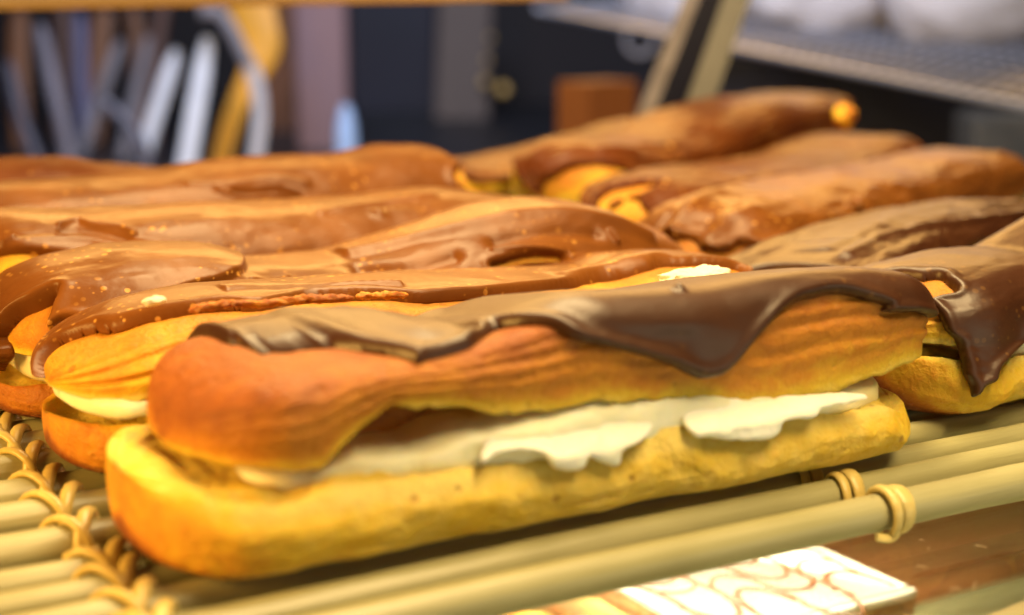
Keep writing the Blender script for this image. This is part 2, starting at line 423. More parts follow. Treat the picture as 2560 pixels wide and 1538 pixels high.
def cream_part(S, d, root, seed, res):
    C = d.get('cream')
    if C is None: return
    x0, x1 = C['x0'], C['x1']
    nu = int((x1 - x0) / res) + 2; s = np.linspace(x0, x1, nu)[:, None]
    e = np.clip(np.minimum(s - x0, x1 - s) / 0.7, 0, 1); cap = np.sqrt(1 - (1 - e) ** 2)
    base = S.base(s)
    zb = interp(C['bot'], s) + 0.03 * fbm(s * 3 + seed, 1.1, 0, 4); zt = interp(C['top'], s) + 0.03 * fbm(s * 2 + seed, 6.1, 0, 3)
    qf = interp(C['q'], s)
    nv = 46
    k = np.linspace(0, 2 * math.pi, nv, endpoint=False)[None, :]
    cx = -np.cos(k); cz = np.sin(k)
    sgn = lambda v, p: np.sign(v) * np.abs(v) ** p
    qb = interp(C.get('qb', 1.2), s)
    q = (qf + qb) / 2 + (qb - qf) / 2 * sgn(cx, 0.5) * cap
    z = base + (zb + zt) / 2 + (zt - zb) / 2 * sgn(cz, 0.6) * (0.25 + 0.75 * cap)
    q = q + 0.07 * fbm(s * 2.2 + seed, k * 1.3, seed, 4) ; z = z + 0.03 * fbm(s * 2.6, k * 1.7, seed + 4, 3)
    wh = interp(C.get('tint', 0.2), s) + 0.0 * k + 0.12 * fbm(s * 1.5 + 3, k, seed, 3)
    v = np.stack([s * np.ones_like(q), q, z], -1).reshape(-1, 3)
    f = grid_faces(nu, nv, True).tolist()
    f.append(list(range(nv))); f.append(list(range((nu - 1) * nv, nu * nv))[::-1])
    return mesh_obj('cream_filling', v, f, MAT['cream'], root, attr=wh.ravel())

def glaze_part(S, d, root, seed, res, mat='choc'):
    G = d['glaze']
    poly = np.array(G['poly'], float); poly[:, 1] *= RHO
    poly = catmull(poly, 4)
    wob = 0.0
    a0, a1 = -1.1 * RHO, (math.pi + 0.4) * RHO
    nu = int(S.SL / res); nv = int((a1 - a0) / res)
    gs = np.linspace(0, S.SL, nu)[:, None] * np.ones((1, nv)); ga = np.linspace(a0, a1, nv)[None, :] * np.ones((nu, 1))
    h = max(gs[1, 0] - gs[0, 0], ga[0, 1] - ga[0, 0])
    def sd(x, y):
        dd = poly_sd(x, y, poly) + 0.035 * fbm(x * 1.7 + seed, y * 1.7, 2.2, 3)
        for hole in G.get('holes', []):
            hp = np.array(hole, float); hp[:, 1] *= RHO
            dd = np.minimum(dd, -poly_sd(x, y, catmull(hp, 4)))
        return dd
    D = sd(gs, ga)
    for _ in range(2):        # pull the vertices beside the outline onto it so the edge is clean
        near = np.abs(D) < 0.62 * h
        gy, gx = np.gradient(D)[1], np.gradient(D)[0]
        gx = gx / (gs[1, 0] - gs[0, 0]); gy = gy / (ga[0, 1] - ga[0, 0])
        gl = np.maximum(gx * gx + gy * gy, 0.3)
        mx = np.where(near, -D * gx / gl, 0); my = np.where(near, -D * gy / gl, 0)
        gs = np.clip(gs + np.clip(mx, -0.6 * h, 0.6 * h), 0, S.SL); ga = ga + np.clip(my, -0.6 * h, 0.6 * h)
        D = np.where(near, 0.0, D)
        break
    t0 = G.get('tau', 0.13)
    rr = G.get('round', 0.16)
    e = np.clip(D / rr, 0, 1)
    tau = t0 * np.sqrt(1 - (1 - e) ** 2)
    bead = np.exp(-((D - rr) / (rr * 0.9)) ** 2) * G.get('bead', 0.04)
    tau = tau + bead * (D > 0)
    env = np.clip(D / 0.3, 0, 1)
    wav = G.get('wave', 0.05)
    tau = tau + env * wav * fbm(gs * 0.42 + seed * 1.3, ga * 1.25, seed, 3) + env * wav * 0.35 * fbm(gs * 1.6 + seed, ga * 2.6, seed + 4, 3)
    for (pts, wd, ht) in G.get('ridges', []):
        pp = np.array(pts, float); pp[:, 1] *= RHO
        if len(pp) > 2: pp = catmull(pp, 5, False)
        dl = line_d(gs, ga, pp)
        tau = tau + np.clip(D / 0.08, 0, 1) * ht * np.exp(-(dl / wd) ** 2)
    for (pts, ht, soft) in G.get('plates', []):      # raised or sunk patches with a soft rim
        pp = np.array(pts, float); pp[:, 1] *= RHO
        dl = poly_sd(gs, ga, catmull(pp, 4))
        k = np.clip(dl / soft + 0.5, 0, 1); tau = tau + np.clip(D / 0.08, 0, 1) * ht * k * k * (3 - 2 * k)
    tau = np.where(D > 0, np.maximum(tau, 0.012), 0.0)
    th = ga / RHO
    s, q, z = S.outer(gs, th)
    P = np.stack([s, q, z], -1)
    dth = 0.02
    e1 = np.stack(S.outer(np.clip(gs + 0.02, 0, S.SL), th), -1) - np.stack(S.outer(np.clip(gs - 0.02, 0, S.SL), th), -1)
    e2 = np.stack(S.outer(gs, th + dth), -1) - np.stack(S.outer(gs, th - dth), -1)
    n = np.cross(e1, e2); ln = np.linalg.norm(n, axis=-1, keepdims=True)
    fb = np.stack([np.where(s < S.L / 2, -1.0, 1.0) * 0.5, np.sign(q), np.ones_like(q) * 0.3], -1)
    n = np.where(ln > 1e-6, n / np.maximum(ln, 1e-9), fb / np.linalg.norm(fb, axis=-1, keepdims=True))
    # smooth the normals near the pinched ends
    for _ in range(14):
        n[1:-1, 1:-1] = (n[:-2, 1:-1] + n[2:, 1:-1] + n[1:-1, :-2] + n[1:-1, 2:]) / 4
    n[0] = n[1]; n[-1] = n[-2]
    n = n / np.maximum(np.linalg.norm(n, axis=-1, keepdims=True), 1e-6)
    out = P + n * tau[..., None]
    inn = P - n * 0.035
    F = grid_faces(nu, nv)
    ok = (D.ravel()[F] >= 0).all(1) & (D.ravel()[F] > 0).any(1)
    F = F[ok]
    used = np.zeros(nu * nv, bool); used[F.ravel()] = True
    idx = -np.ones(nu * nv, int); idx[used] = np.arange(used.sum())
    V1 = out.reshape(-1, 3)[used]; V2 = inn.reshape(-1, 3)[used]; nV = len(V1)
    F1 = idx[F]; F2 = F1[:, ::-1] + nV
    ed = np.concatenate([F1[:, [0, 1]], F1[:, [1, 2]], F1[:, [2, 3]], F1[:, [3, 0]]])
    key = np.sort(ed, 1); kk = key[:, 0].astype(np.int64) * nV + key[:, 1]
    un, inv, cnt = np.unique(kk, return_inverse=True, return_counts=True)
    bd = ed[cnt[inv] == 1]
    W = np.stack([bd[:, 1], bd[:, 0], bd[:, 0] + nV, bd[:, 1] + nV], 1)
    return mesh_obj('chocolate_glaze', np.concatenate([V1, V2]), np.concatenate([F1, F2, W]), MAT[mat], root)

def flap(S, d, root, seed, poly, res=0.03, thick=0.075):
    pl = catmull(np.array(poly, float), 4)
    x0, z0 = pl.min(0) - 0.1; x1, z1 = pl.max(0) + 0.1
    nu, nv = int((x1 - x0) / res), int((z1 - z0) / res)
    X = np.linspace(x0, x1, nu)[:, None] * np.ones((1, nv)); Zz = np.linspace(z0, z1, nv)[None, :] * np.ones((nu, 1))
    D = poly_sd(X, Zz, pl) + 0.03 * fbm(X * 3 + seed, Zz * 3, 1.0, 4)
    g0, g1 = np.gradient(D, res); gl = np.maximum(g0 ** 2 + g1 ** 2, 0.3); near = np.abs(D) < 0.62 * res
    X = X + np.where(near, np.clip(-D * g0 / gl, -0.6 * res, 0.6 * res), 0); Zz = Zz + np.where(near, np.clip(-D * g1 / gl, -0.6 * res, 0.6 * res), 0)
    D = np.where(near, 0, D)
    e = np.clip(D / 0.16, 0, 1)
    k = np.clip((Zz - 1.2) / 0.5, 0, 1)
    qs = -(d['lo']['W'] + 0.04) + 0.50 * k * k * (3 - 2 * k) + 0.05 * fbm(X * 1.8 + seed, Zz * 2.5, 2.0, 3) - 0.04 * np.clip((1.15 - Zz) / 0.2, 0, 1)
    t = np.where(D > 0, np.maximum(thick * np.sqrt(1 - (1 - e) ** 2) + 0.02 * fbm(X * 5, Zz * 7 + seed, 4.0, 3) * e, 0.006), 0)
    b = S.base(X)
    V1 = np.stack([X, qs - t, Zz + b], -1).reshape(-1, 3); V2 = np.stack([X, qs + 0.03, Zz + b], -1).reshape(-1, 3)
    F = grid_faces(nu, nv); F = F[(D.ravel()[F] >= 0).all(1) & (D.ravel()[F] > 0).any(1)]
    used = np.zeros(nu * nv, bool); used[F.ravel()] = True
    idx = -np.ones(nu * nv, int); idx[used] = np.arange(used.sum()); n = used.sum()
    F1 = idx[F]
    ed = np.concatenate([F1[:, [0, 1]], F1[:, [1, 2]], F1[:, [2, 3]], F1[:, [3, 0]]])
    key = np.sort(ed, 1); kk = key[:, 0].astype(np.int64) * n + key[:, 1]
    un, inv, cnt = np.unique(kk, return_inverse=True, return_counts=True); bd = ed[cnt[inv] == 1]
    Wl = np.stack([bd[:, 1], bd[:, 0], bd[:, 0] + n, bd[:, 1] + n], 1)
    return mesh_obj('cream_flap', np.concatenate([V1[used], V2[used]]), np.concatenate([F1, F1[:, ::-1] + n, Wl]), MAT['cream'], root, attr=np.zeros(2 * n))

def crumb_web(S, d, root, seed):
    """torn honeycomb of choux between the two halves"""
    C = d['web']; x0, x1 = C['x0'], C['x1']
    nu, nv = int((x1 - x0) / 0.05), 40
    s = np.linspace(x0, x1, nu)[:, None] * np.ones((1, nv)); k = np.linspace(0, 1, nv)[None, :] * np.ones((nu, 1))
    e = np.clip(np.minimum(s - x0, x1 - s) / 0.8, 0, 1); cap = np.sqrt(1 - (1 - e) ** 2)
    z0, z1 = 0.7, 2.15
    z = z0 + (z1 - z0) * k
    h = fbm(s * 1.6 + seed, z * 2.2, 1.0, 4)
    q = -C['q'] * (0.35 + 0.65 * cap) + 0.30 * np.sin(math.pi * k) ** 0.8 + 0.22 * h
    V = np.stack([s, q, z + S.base(s)], -1).reshape(-1, 3); V2 = V.copy(); V2[:, 1] = np.maximum(V2[:, 1] + 0.5, 0.2)
    n = nu * nv; F = grid_faces(nu, nv); i = np.arange(n).reshape(nu, nv)
    rim = np.concatenate([i[0], i[1:, -1], i[-1, -2::-1], i[-2:0:-1, 0]]); r2 = np.roll(rim, -1)
    Wl = np.stack([r2, rim, rim + n, r2 + n], 1)
    return mesh_obj('torn_crumb', np.concatenate([V, V2]), np.concatenate([F, F[:, ::-1] + n, Wl[:, ::-1]]), MAT['bun'], root, attr=np.concatenate([(0.58 + 0.35 * h).ravel(), np.full(n, 0.5)]))  # crumb colour set browner so the gap reads as a dark recess

def make_eclair(d, label, group, seed):
    root = empty('eclair', (d['o'][0], d['o'][1], 0), d['ang'])
    tag(root, label, 'eclair', group)
    S = Shape(d); res = d.get('res', 0.05)
    lower_shell(S, d, root, seed, res * 1.4)
    cream_part(S, d, root, seed, res * 1.4)
    upper_shell(S, d, root, seed, res * 1.3)
    for pts, r, bk in d.get('crust', []):
        P = catmull(np.array([(a, qq, zz) for a, qq, zz in pts], float), 24, False); n = len(P); nn = 14
        al = np.linspace(0, 2 * math.pi, nn, endpoint=False)[None, :]; ii = np.arange(n)[:, None]
        e = np.clip(np.minimum(ii, n - 1 - ii) / 8, 0.05, 1)
        rr = r * e ** 0.5 * (1 + 0.55 * fbm(P[:, :1] * 7, al * 1.5, seed, 4) + 0.35 * vnoise(P[:, :1] * 17, al * 3, seed))
        V = np.stack([P[:, :1] + 0 * al, P[:, 1:2] + rr * np.cos(al), P[:, 2:] + 0.8 * rr * np.sin(al)], -1).reshape(-1, 3)
        F = grid_faces(n, nn, True).tolist() + [list(range(nn))[::-1], list(range((n - 1) * nn, n * nn))]
        mesh_obj('crumbly_edge', V, F, MAT['bun'], root, attr=(bk + 0.3 * fbm(V[:, 0] * 5, V[:, 1] * 5, V[:, 2] * 5, 3)))
    if 'web' in d: crumb_web(S, d, root, seed)
    for k, p in enumerate(d.get('flaps', [])): flap(S, d, root, seed + k * 3, p)
    glaze_part(S, d, root, seed, res, d.get('mat', 'choc'))
    return root

# every eclair: plan, heights, glaze outline and relief, measured in cm along and across its own axis
TAB = [({'L': 12.72,
   'Rc': 1.25,
   'Rc2': 1.3,
   'W': 2.05,
   'ang': 0.0,
   'bake': 0.52,
   'cream': {'bot': [(0.5, 0.9), (12, 0.9)],
             'q': [(0.5, -1.6), (2.6, -1.75), (3.4, -1.9), (4.4, -2.02), (9.5, -2.02), (11.9, -1.7)],
             'qb': 1.4,
             'tint': [(0, 0.42), (2.5, 0.4), (3.6, 0.33), (5, 0.28), (7, 0.3), (9, 0.3), (10.5, 0.45), (12, 0.7)],
             'top': [(0.5, 1.45), (1.1, 1.62), (1.5, 1.48), (2.1, 1.62), (2.8, 1.56), (3.6, 1.72), (4.5, 1.85), (5.5, 1.9), (6.5, 1.9), (7.5, 1.84), (8.5, 1.66), (9.5, 1.5), (11.9, 1.5)],
             'x0': 0.5,
             'x1': 11.6},
   'endbake': 0.05,
   'flaps': [[(3.63, 1.33), (3.87, 1.55), (4.25, 1.57), (4.89, 1.58), (5.69, 1.57), (6.46, 1.44), (6.1, 1.28), (5.83, 1.2), (5.78, 1.02), (5.65, 0.99), (5.45, 1.09), (5.27, 1.19), (5.14, 1.07), (5.0, 1.06), (4.69, 1.11),
              (4.56, 1.3), (4.25, 1.38), (3.95, 1.41), (3.7, 1.36)],
             [(7.0, 1.39), (7.11, 1.2), (7.5, 1.12), (8.07, 1.01), (8.46, 1.0), (8.62, 1.06), (8.7, 1.2), (8.98, 1.22), (9.3, 1.17), (9.55, 1.28), (10.36, 1.31), (10.39, 1.38), (9.77, 1.44), (9.12, 1.47), (8.29, 1.49),
              (8.14, 1.63), (7.71, 1.73), (7.3, 1.74), (6.82, 1.57), (7.08, 1.46)]],
   'g': 1.9,
   'glaze': {'bead': 0.04,
             'holes': [],
             'plates': [([(3.81, 1.99), (4.81, 1.68), (6.48, 1.92), (4.92, 1.41), (4.4, 1.55), (3.66, 1.59)], 0.07, 0.35)],
             'poly': [(2.59, 1.66), (2.55, 1.6), (2.59, 1.59), (2.7, 1.57), (2.66, 1.56), (2.89, 1.56), (3.18, 1.56), (3.48, 1.55), (3.7, 1.52), (3.92, 1.41), (4.15, 1.23), (4.29, 1.02), (4.48, 1.08), (4.92, 1.12),
                      (5.18, 1.15), (5.52, 1.31), (5.81, 1.37), (6.0, 1.26), (6.18, 1.12), (6.44, 0.86), (6.77, 0.61), (7.59, 0.38), (8.14, 0.24), (8.44, 0.14), (8.7, 0.1), (8.96, 0.12), (9.18, 0.17), (9.44, 0.31),
                      (9.7, 0.51), (10.03, 0.69), (10.36, 0.83), (10.7, 0.91), (11.22, 0.94), (11.66, 0.89), (11.96, 0.79), (12.29, 0.68), (12.47, 0.58), (15.1, 0.5), (15.36, 1.1), (15.36, 2.79), (13.23, 2.76),
                      (11.11, 2.55), (8.98, 2.79), (6.85, 2.75), (4.73, 2.55), (2.6, 2.79), (2.5, 2.1)],
             'ridges': [([(8.62, 1.22)], 0.09, 0.1), ([(6.14, 1.52), (7.03, 0.73), (8.37, 0.51)], 0.25, -0.05), ([(5.44, 1.53), (5.44, 1.41)], 0.12, -0.1)],
             'round': 0.13,
             'tau': 0.13,
             'wave': 0.018},
   'lo': {'Rc': 1.4,
          'Rc2': 1.3,
          'W': 2.25,
          'bake': 0.16,
          'dents': [(8.05, 0.5, 0.1, 0.35, 0.07), (2.6, 0.35, 0.8, 0.04, 0.05), (5.3, 0.42, 0.4, 0.05, 0.06)],
          'depth': -0.16,
          'lift': 0.45,
          'lip': 0.42,
          'lump': 0.16,
          'pe': 0.56,
          'rim': [(-1.15, 1.42), (-0.45, 1.32), (0.25, 1.22), (0.85, 1.14), (1.45, 1.2), (2.45, 1.24), (4.05, 1.2), (5.15, 1.1), (5.85, 0.98), (6.15, 1.15), (6.65, 1.34), (7.15, 1.32), (7.35, 1.1), (7.85, 1.0),
                  (8.55, 0.95), (8.85, 1.12), (9.85, 1.1), (11.05, 1.02), (11.35, 0.9)],
          'rimb': 1.35,
          'x0': -0.6,
          'x1': -0.45},
   'mat': 'choc_shaded',
   'o': (6.1, 19.5),
   'pa': 0.42,
   'pb': 0.34,
   'pc': 0.75,
   'res': 0.028,
   'rib': {'amp': [(0, 0.15), (3, 0.3), (5, 0.6), (7, 1.0), (13, 1.0)], 'lines': [(0.32, 0.06, 0.055), (0.6, 0.07, 0.075), (0.86, 0.08, 0.06), (0.14, 0.05, 0.04)]},
   't': [(0, 2.5), (0.6, 2.62), (2, 2.72), (3.4, 2.74), (5.56, 3.26), (6.68, 3.21), (7.86, 3.18), (8.87, 3.23), (9.84, 3.24), (10.85, 3.18), (11.55, 3.06), (12.11, 2.9)],
   'tilt': [(0, 0.0), (3.4, 0.02), (4.3, 0.2), (13, 0.22)],
   'u': [(-1.15, 1.66), (0.35, 1.62), (1.45, 1.56), (1.95, 1.95), (2.45, 2.2), (3.35, 2.1), (4.35, 1.86), (6.05, 1.8), (7.15, 1.72), (7.85, 1.55), (8.45, 1.38), (9.35, 1.38), (10.05, 1.44), (11.05, 1.58), (11.45, 1.7)],
   'web': {'q': 1.2, 'x0': 0.5, 'x1': 11.5},
   'z0': -0.05},
  'front eclair with white cream bulging out over its lower half', None, 1),
 ({'L': 13.7,
   'Rc': 1.4,
   'Rc2': 1.5,
   'W': 1.95,
   'ang': 0.0,
   'bake': 0.3,
   'cream': {'bot': 1.08, 'q': [(0.1, -1.7), (1.5, -1.86), (13, -1.8)], 'qb': 1.4, 'tint': 0.3, 'top': [(0.1, 1.45), (2, 1.55), (5, 1.45), (13, 1.4)], 'x0': 0.12, 'x1': 12.5},
   'crust': [([(1.76, -1.62, 2.67), (2.33, -1.62, 2.72), (2.98, -1.62, 2.66), (3.69, -1.62, 2.67), (4.5, -1.62, 2.61)], 0.075, 0.75), ([(4.59, -1.5, 2.6), (5.02, -1.5, 2.58), (5.53, -1.5, 2.54)], 0.07, 0.55)],
   'glaze': {'bead': 0.05,
             'holes': [],
             'plates': [],
             'poly': [(2.17, 1.56), (2.28, 1.52), (2.48, 1.49), (2.83, 1.45), (3.37, 1.37), (3.87, 1.31), (4.45, 1.22), (5.38, 1.42), (6.15, 1.35), (7.05, 1.15), (7.47, 1.11), (7.9, 1.11), (8.67, 1.15), (10.18, 1.35),
                      (11.3, 1.49), (11.92, 1.45), (12.27, 1.42), (12.58, 1.46), (13.01, 1.44), (13.74, 1.37), (14.21, 1.28), (14.36, 1.06), (16.07, 2.36), (13.42, 2.62), (10.76, 2.51), (8.11, 2.37), (5.46, 2.62),
                      (2.8, 2.51), (0.15, 2.37)],
             'ridges': [([(4.14, 1.56), (5.19, 1.57), (6.31, 1.49), (7.05, 1.39)], 0.05, 0.08), ([(10.49, 1.52), (11.65, 1.56), (12.35, 1.55), (12.89, 1.57)], 0.08, 0.08),
                        ([(6.0, 1.2), (7.01, 1.09), (7.86, 1.06)], 0.07, -0.06)],
             'round': 0.1,
             'tau': 0.14,
             'wave': 0.05},
   'lo': {'W': 1.8, 'bake': 0.2, 'rim': [(0, 1.0), (1, 0.98), (3, 1.0), (13, 1.0)], 'rimb': 1.0, 'x0': -0.05, 'x1': -0.1},
   'o': (5.75, 24.0),
   'pa': 0.6,
   'pb': 0.7,
   'pc': 0.8,
   'res': 0.032,
   'rib': {'amp': [(0, 1.0), (5, 0.6), (13, 0.3)], 'lines': [(0.32, 0.07, 0.13), (0.7, 0.09, 0.12), (1.05, 0.08, 0.08)]},
   't': [(0, 1.95), (0.5, 2.05), (1.49, 2.36), (2.22, 2.47), (2.6, 2.51), (3.25, 2.48), (4.19, 2.4), (4.76, 2.41), (5.19, 2.42), (6.08, 2.4), (6.64, 2.39), (9.07, 2.2), (10.3, 2.16), (10.92, 2.35), (11.86, 2.33),
         (12.83, 2.3), (13.44, 2.17), (13.94, 1.97)],
   'u': [(0, 1.42), (2, 1.48), (5, 1.4), (13, 1.35)]},
  'second eclair from the front, with a ragged glaze edge and bare golden left end', 'eclairs lying side by side on the bamboo mat', 2),
 ({'L': 14.6,
   'Rc': 1.3,
   'Rc2': 2.2,
   'W': 2.1,
   'ang': 0.0,
   'bake': 0.4,
   'cream': {'bot': 0.65, 'q': -1.6, 'qb': 1.5, 'tint': 0.5, 'top': 1.5, 'x0': 0.25, 'x1': 13},
   'glaze': {'bead': 0.05,
             'holes': [[(10.53, 0.56), (11.11, 0.57), (11.85, 0.51), (12.06, 0.46), (12.02, 0.42), (11.19, 0.49), (10.62, 0.5)], [(10.99, 0.35), (11.23, 0.42), (11.81, 0.36), (11.77, 0.27)],
                       [(11.89, 0.25), (11.93, 0.32), (12.43, 0.32), (13.29, 0.32), (12.96, 0.2)]],
             'plates': [([(0.0, -0.35), (1.69, 2.0), (3.33, 1.96), (4.94, 1.83), (6.05, 1.85), (5.72, 1.19), (5.19, 0.86), (4.44, 0.72), (3.17, 0.43), (2.43, 0.29)], 0.16, 0.1)],
             'poly': [(0.04, 2.0), (0.33, -0.32), (0.66, -0.28), (0.91, -0.13), (0.95, 0.06), (0.82, 0.39), (1.4, 0.87), (1.93, 0.95), (2.3, 1.0), (2.26, 0.9), (2.06, 0.64), (1.98, 0.5), (2.02, 0.38), (2.26, 0.46),
                      (2.43, 0.42), (2.55, 0.29), (2.84, 0.27), (3.83, 0.35), (5.31, 0.4), (7.7, 0.53), (10.04, 0.34), (11.11, 0.23), (12.96, 0.16), (14.44, 0.29), (15.88, 0.6), (17.09, 2.64), (14.27, 2.45),
                      (11.45, 2.71), (8.62, 2.64), (5.8, 2.46), (2.97, 2.71), (0.15, 2.64)],
             'ridges': [([(8.27, 1.55), (9.67, 1.42), (11.03, 1.27), (12.06, 1.17), (13.42, 0.98), (14.4, 0.79)], 0.16, 0.16), ([(8.07, 1.12), (9.05, 0.84), (9.84, 0.83)], 0.2, -0.16),
                        ([(10.86, 0.89), (11.85, 0.84), (13.0, 0.72)], 0.18, -0.14), ([(13.42, 0.76), (13.46, 0.6)], 0.05, 0.1), ([(10.66, 0.75), (11.52, 0.61), (12.02, 0.51)], 0.06, 0.08),
                        ([(12.06, 0.42), (13.05, 0.4), (14.03, 0.46)], 0.06, 0.07), ([(5.68, 0.91), (6.54, 1.06)], 0.05, 0.06)],
             'round': 0.13,
             'tau': 0.15,
             'wave': 0.05},
   'lo': {'W': 1.75, 'bake': 0.4, 'rim': 0.75, 'rimb': 0.9, 'x0': -0.2, 'x1': -0.1},
   'o': (5.8, 28.0),
   'pa': 0.7,
   'pb': 0.75,
   'pc': 0.8,
   'res': 0.032,
   't': [(0, 2.2), (1.17, 2.39), (2.2, 2.54), (3.25, 2.5), (4.03, 2.42), (4.66, 2.22), (5.47, 2.18), (6.74, 2.16), (7.89, 2.41), (8.93, 2.64), (10.21, 2.93), (11.28, 3.01), (12.29, 2.88), (13.23, 2.55), (14, 2.5)],
   'u': [(0, 1.35), (1, 1.25), (15, 1.3)]},
  'third eclair from the front, with small torn holes in its glaze', 'eclairs lying side by side on the bamboo mat', 3),
 ({'L': 14.4,
   'Rc': 1.4,
   'Rc2': 1.5,
   'W': 2.2,
   'ang': 0.0,
   'bake': 0.32,
   'cream': {'bot': 0.7, 'q': -1.6, 'qb': 1.5, 'tint': 0.4, 'top': 1.6, 'x0': 0.3, 'x1': 13},
   'glaze': {'bead': 0.04,
             'holes': [],
             'plates': [],
             'poly': [(1.37, 0.97), (2.03, 0.75), (2.36, 0.71), (2.77, 0.68), (3.23, 0.62), (3.68, 0.54), (4.26, 0.39), (5.34, 0.23), (6.66, 0.09), (8.4, 0.07), (10.68, 0.24), (12.67, 0.36), (14.24, 0.73), (15.36, 1.3),
                      (17.19, 2.68), (14.35, 2.67), (11.51, 2.45), (8.67, 2.68), (5.83, 2.66), (2.99, 2.45), (0.15, 2.69)],
             'ridges': [([(10.51, 1.0)], 0.16, 0.1), ([(3.64, 1.12), (4.06, 1.22), (4.26, 1.11), (4.8, 1.0), (5.01, 0.87)], 0.06, 0.1), ([(3.64, 1.02), (4.26, 1.0), (4.8, 0.82), (5.05, 0.65)], 0.08, -0.09),
                        ([(4.93, 0.75), (5.26, 0.68)], 0.05, 0.07), ([(9.27, 1.16), (10.8, 1.26), (12.13, 1.28)], 0.12, 0.08), ([(2.53, 0.82), (2.69, 0.86)], 0.06, 0.12),
                        ([(2.73, 0.83), (3.93, 0.82), (4.59, 0.65)], 0.1, 0.05)],
             'round': 0.13,
             'tau': 0.14,
             'wave': 0.06},
   'lo': {'W': 1.8, 'bake': 0.3, 'rim': 0.9, 'rimb': 0.9, 'x0': -0.1, 'x1': -0.1},
   'o': (5.6, 32.0),
   'pa': 0.75,
   'pb': 0.8,
   'pc': 0.8,
   'res': 0.036,
   't': [(0, 2.8), (1.32, 2.98), (2.87, 2.85), (5.08, 2.86), (7.78, 2.73), (9.1, 2.75), (10.4, 2.83), (11.24, 2.84), (12.16, 2.69), (13.36, 2.45)],
   'u': [(0, 1.5), (15, 1.4)]},
  'fourth eclair from the front, smooth speckled glaze above a bare yellow left end', 'eclairs lying side by side on the bamboo mat', 4),
 ({'L': 14.4,
   'Rc': 1.4,
   'Rc2': 1.3,
   'W': 2.2,
   'ang': 0.0,
   'bake': 0.3,
   'cream': {'bot': 0.7, 'q': -1.6, 'qb': 1.5, 'tint': 0.4, 'top': 1.6, 'x0': 0.3, 'x1': 13.8},
   'glaze': {'bead': 0.04,
             'holes': [],
             'plates': [],
             'poly': [(2.2, 0.8), (3.49, 0.64), (6.06, 0.51), (9.84, 0.31), (12.96, 0.29), (14.66, 0.35), (14.91, 0.47), (14.79, 0.64), (14.83, 0.87), (17.25, 2.45), (14.4, 2.68), (11.55, 2.66), (8.7, 2.45),
                      (5.85, 2.69), (3.0, 2.66), (0.15, 2.45)],
             'ridges': [([(8.85, 0.75), (9.39, 0.71), (9.89, 0.71), (10.38, 0.6)], 0.07, -0.16), ([(7.89, 1.0), (8.68, 0.9), (9.89, 0.89), (10.63, 0.78)], 0.09, 0.08),
                        ([(8.47, 0.82), (9.06, 0.64), (9.76, 0.64), (10.38, 0.56)], 0.05, 0.09)],
             'round': 0.13,
             'tau': 0.15,
             'wave': 0.06},
   'lo': {'W': 1.8, 'bake': 0.3, 'rim': 0.95, 'rimb': 0.9, 'x0': -0.1, 'x1': -0.05},
   'o': (5.4, 36.2),
   'pa': 0.75,
   'pb': 0.8,
   'pc': 0.75,
   'res': 0.04,
   't': [(0, 3.0), (2.47, 3.07), (3.93, 3.01), (5.14, 3.05), (6.39, 3.15), (7.19, 3.26), (8.21, 3.31), (9.25, 3.32), (10.87, 3.28), (11.43, 3.33), (12.11, 3.42), (13.03, 3.42), (13.5, 3.36), (13.97, 3.15)],
   'u': [(0, 1.5), (15, 1.5)]},
  'fifth eclair from the front, a long slit in its glaze and a humped right end', 'eclairs lying side by side on the bamboo mat', 5),
 ({'L': 13.8,
   'Rc': 1.4,
   'W': 2.1,
   'ang': 0.0,
   'bake': 0.3,
   'cream': {'bot': 0.7, 'q': -1.6, 'qb': 1.5, 'tint': 0.4, 'top': 1.6, 'x0': 0.3, 'x1': 13},
   'glaze': {'bead': 0.04,
             'holes': [],
             'poly': [(2.77, 0.9), (4.36, 0.65), (7.29, 0.62), (10.5, 0.75), (13.95, 0.72), (13.600000000000001, 0.6), (16.45, 2.68), (13.73, 2.45), (11.02, 2.67), (8.3, 2.68), (5.58, 2.45), (2.87, 2.68), (0.15, 2.67)],
             'round': 0.13,
             'tau': 0.15,
             'wave': 0.07},
   'lo': {'W': 1.8, 'rim': 0.95, 'rimb': 0.9},
   'mat': 'choc_rear_dim',
   'o': (5.4, 40.3),
   'pa': 0.75,
   'pb': 0.8,
   'res': 0.05,
   't': [(0, 3.0), (3.4, 3.21), (4.0, 3.22), (4.69, 3.15), (5.21, 3.15), (5.51, 3.07), (5.82, 2.95), (6.44, 2.9), (7.29, 2.76), (7.95, 2.68), (10, 2.6), (14, 2.5)],
   'u': 1.5},
  'rearmost eclair of the left row, only its wavy reddish top showing', 'eclairs lying side by side on the bamboo mat', 6),
 ({'L': 13.0,
   'Rc': 1.3,
   'W': 1.6,
   'ang': 0.12217304763960307,
   'bake': 0.36,
   'cream': {'bot': 0.85, 'q': -1.6, 'qb': 1.4, 'tint': [(2, 0.5), (3, 0.15), (13, 0.1)], 'top': 1.5, 'x0': 2.0, 'x1': 12},
   'glaze': {'bead': 0.05,
             'holes': [],
             'poly': [(1.86, 1.6), (1.72, 1.56), (1.93, 1.52), (2.08, 1.42), (1.97, 1.26), (1.83, 1.0), (1.54, 1.05), (1.25, 1.0), (1.25, 0.65), (1.29, 0.18), (1.47, -0.01), (1.5, -0.26), (1.5, -0.49), (1.58, -0.68),
                      (1.58, -0.87), (1.72, -0.83), (1.86, -0.7), (2.08, -0.6), (2.22, -0.39), (2.62, -0.21), (2.94, -0.08), (3.08, 0.05), (3.44, 0.12), (4.3, 0.1), (14.86, 2.74), (12.41, 2.58), (9.96, 2.48),
                      (7.51, 2.74), (5.05, 2.58), (2.6, 2.48), (0.15, 2.74)],
             'round': 0.12,
             'tau': 0.14,
             'wave': 0.04},
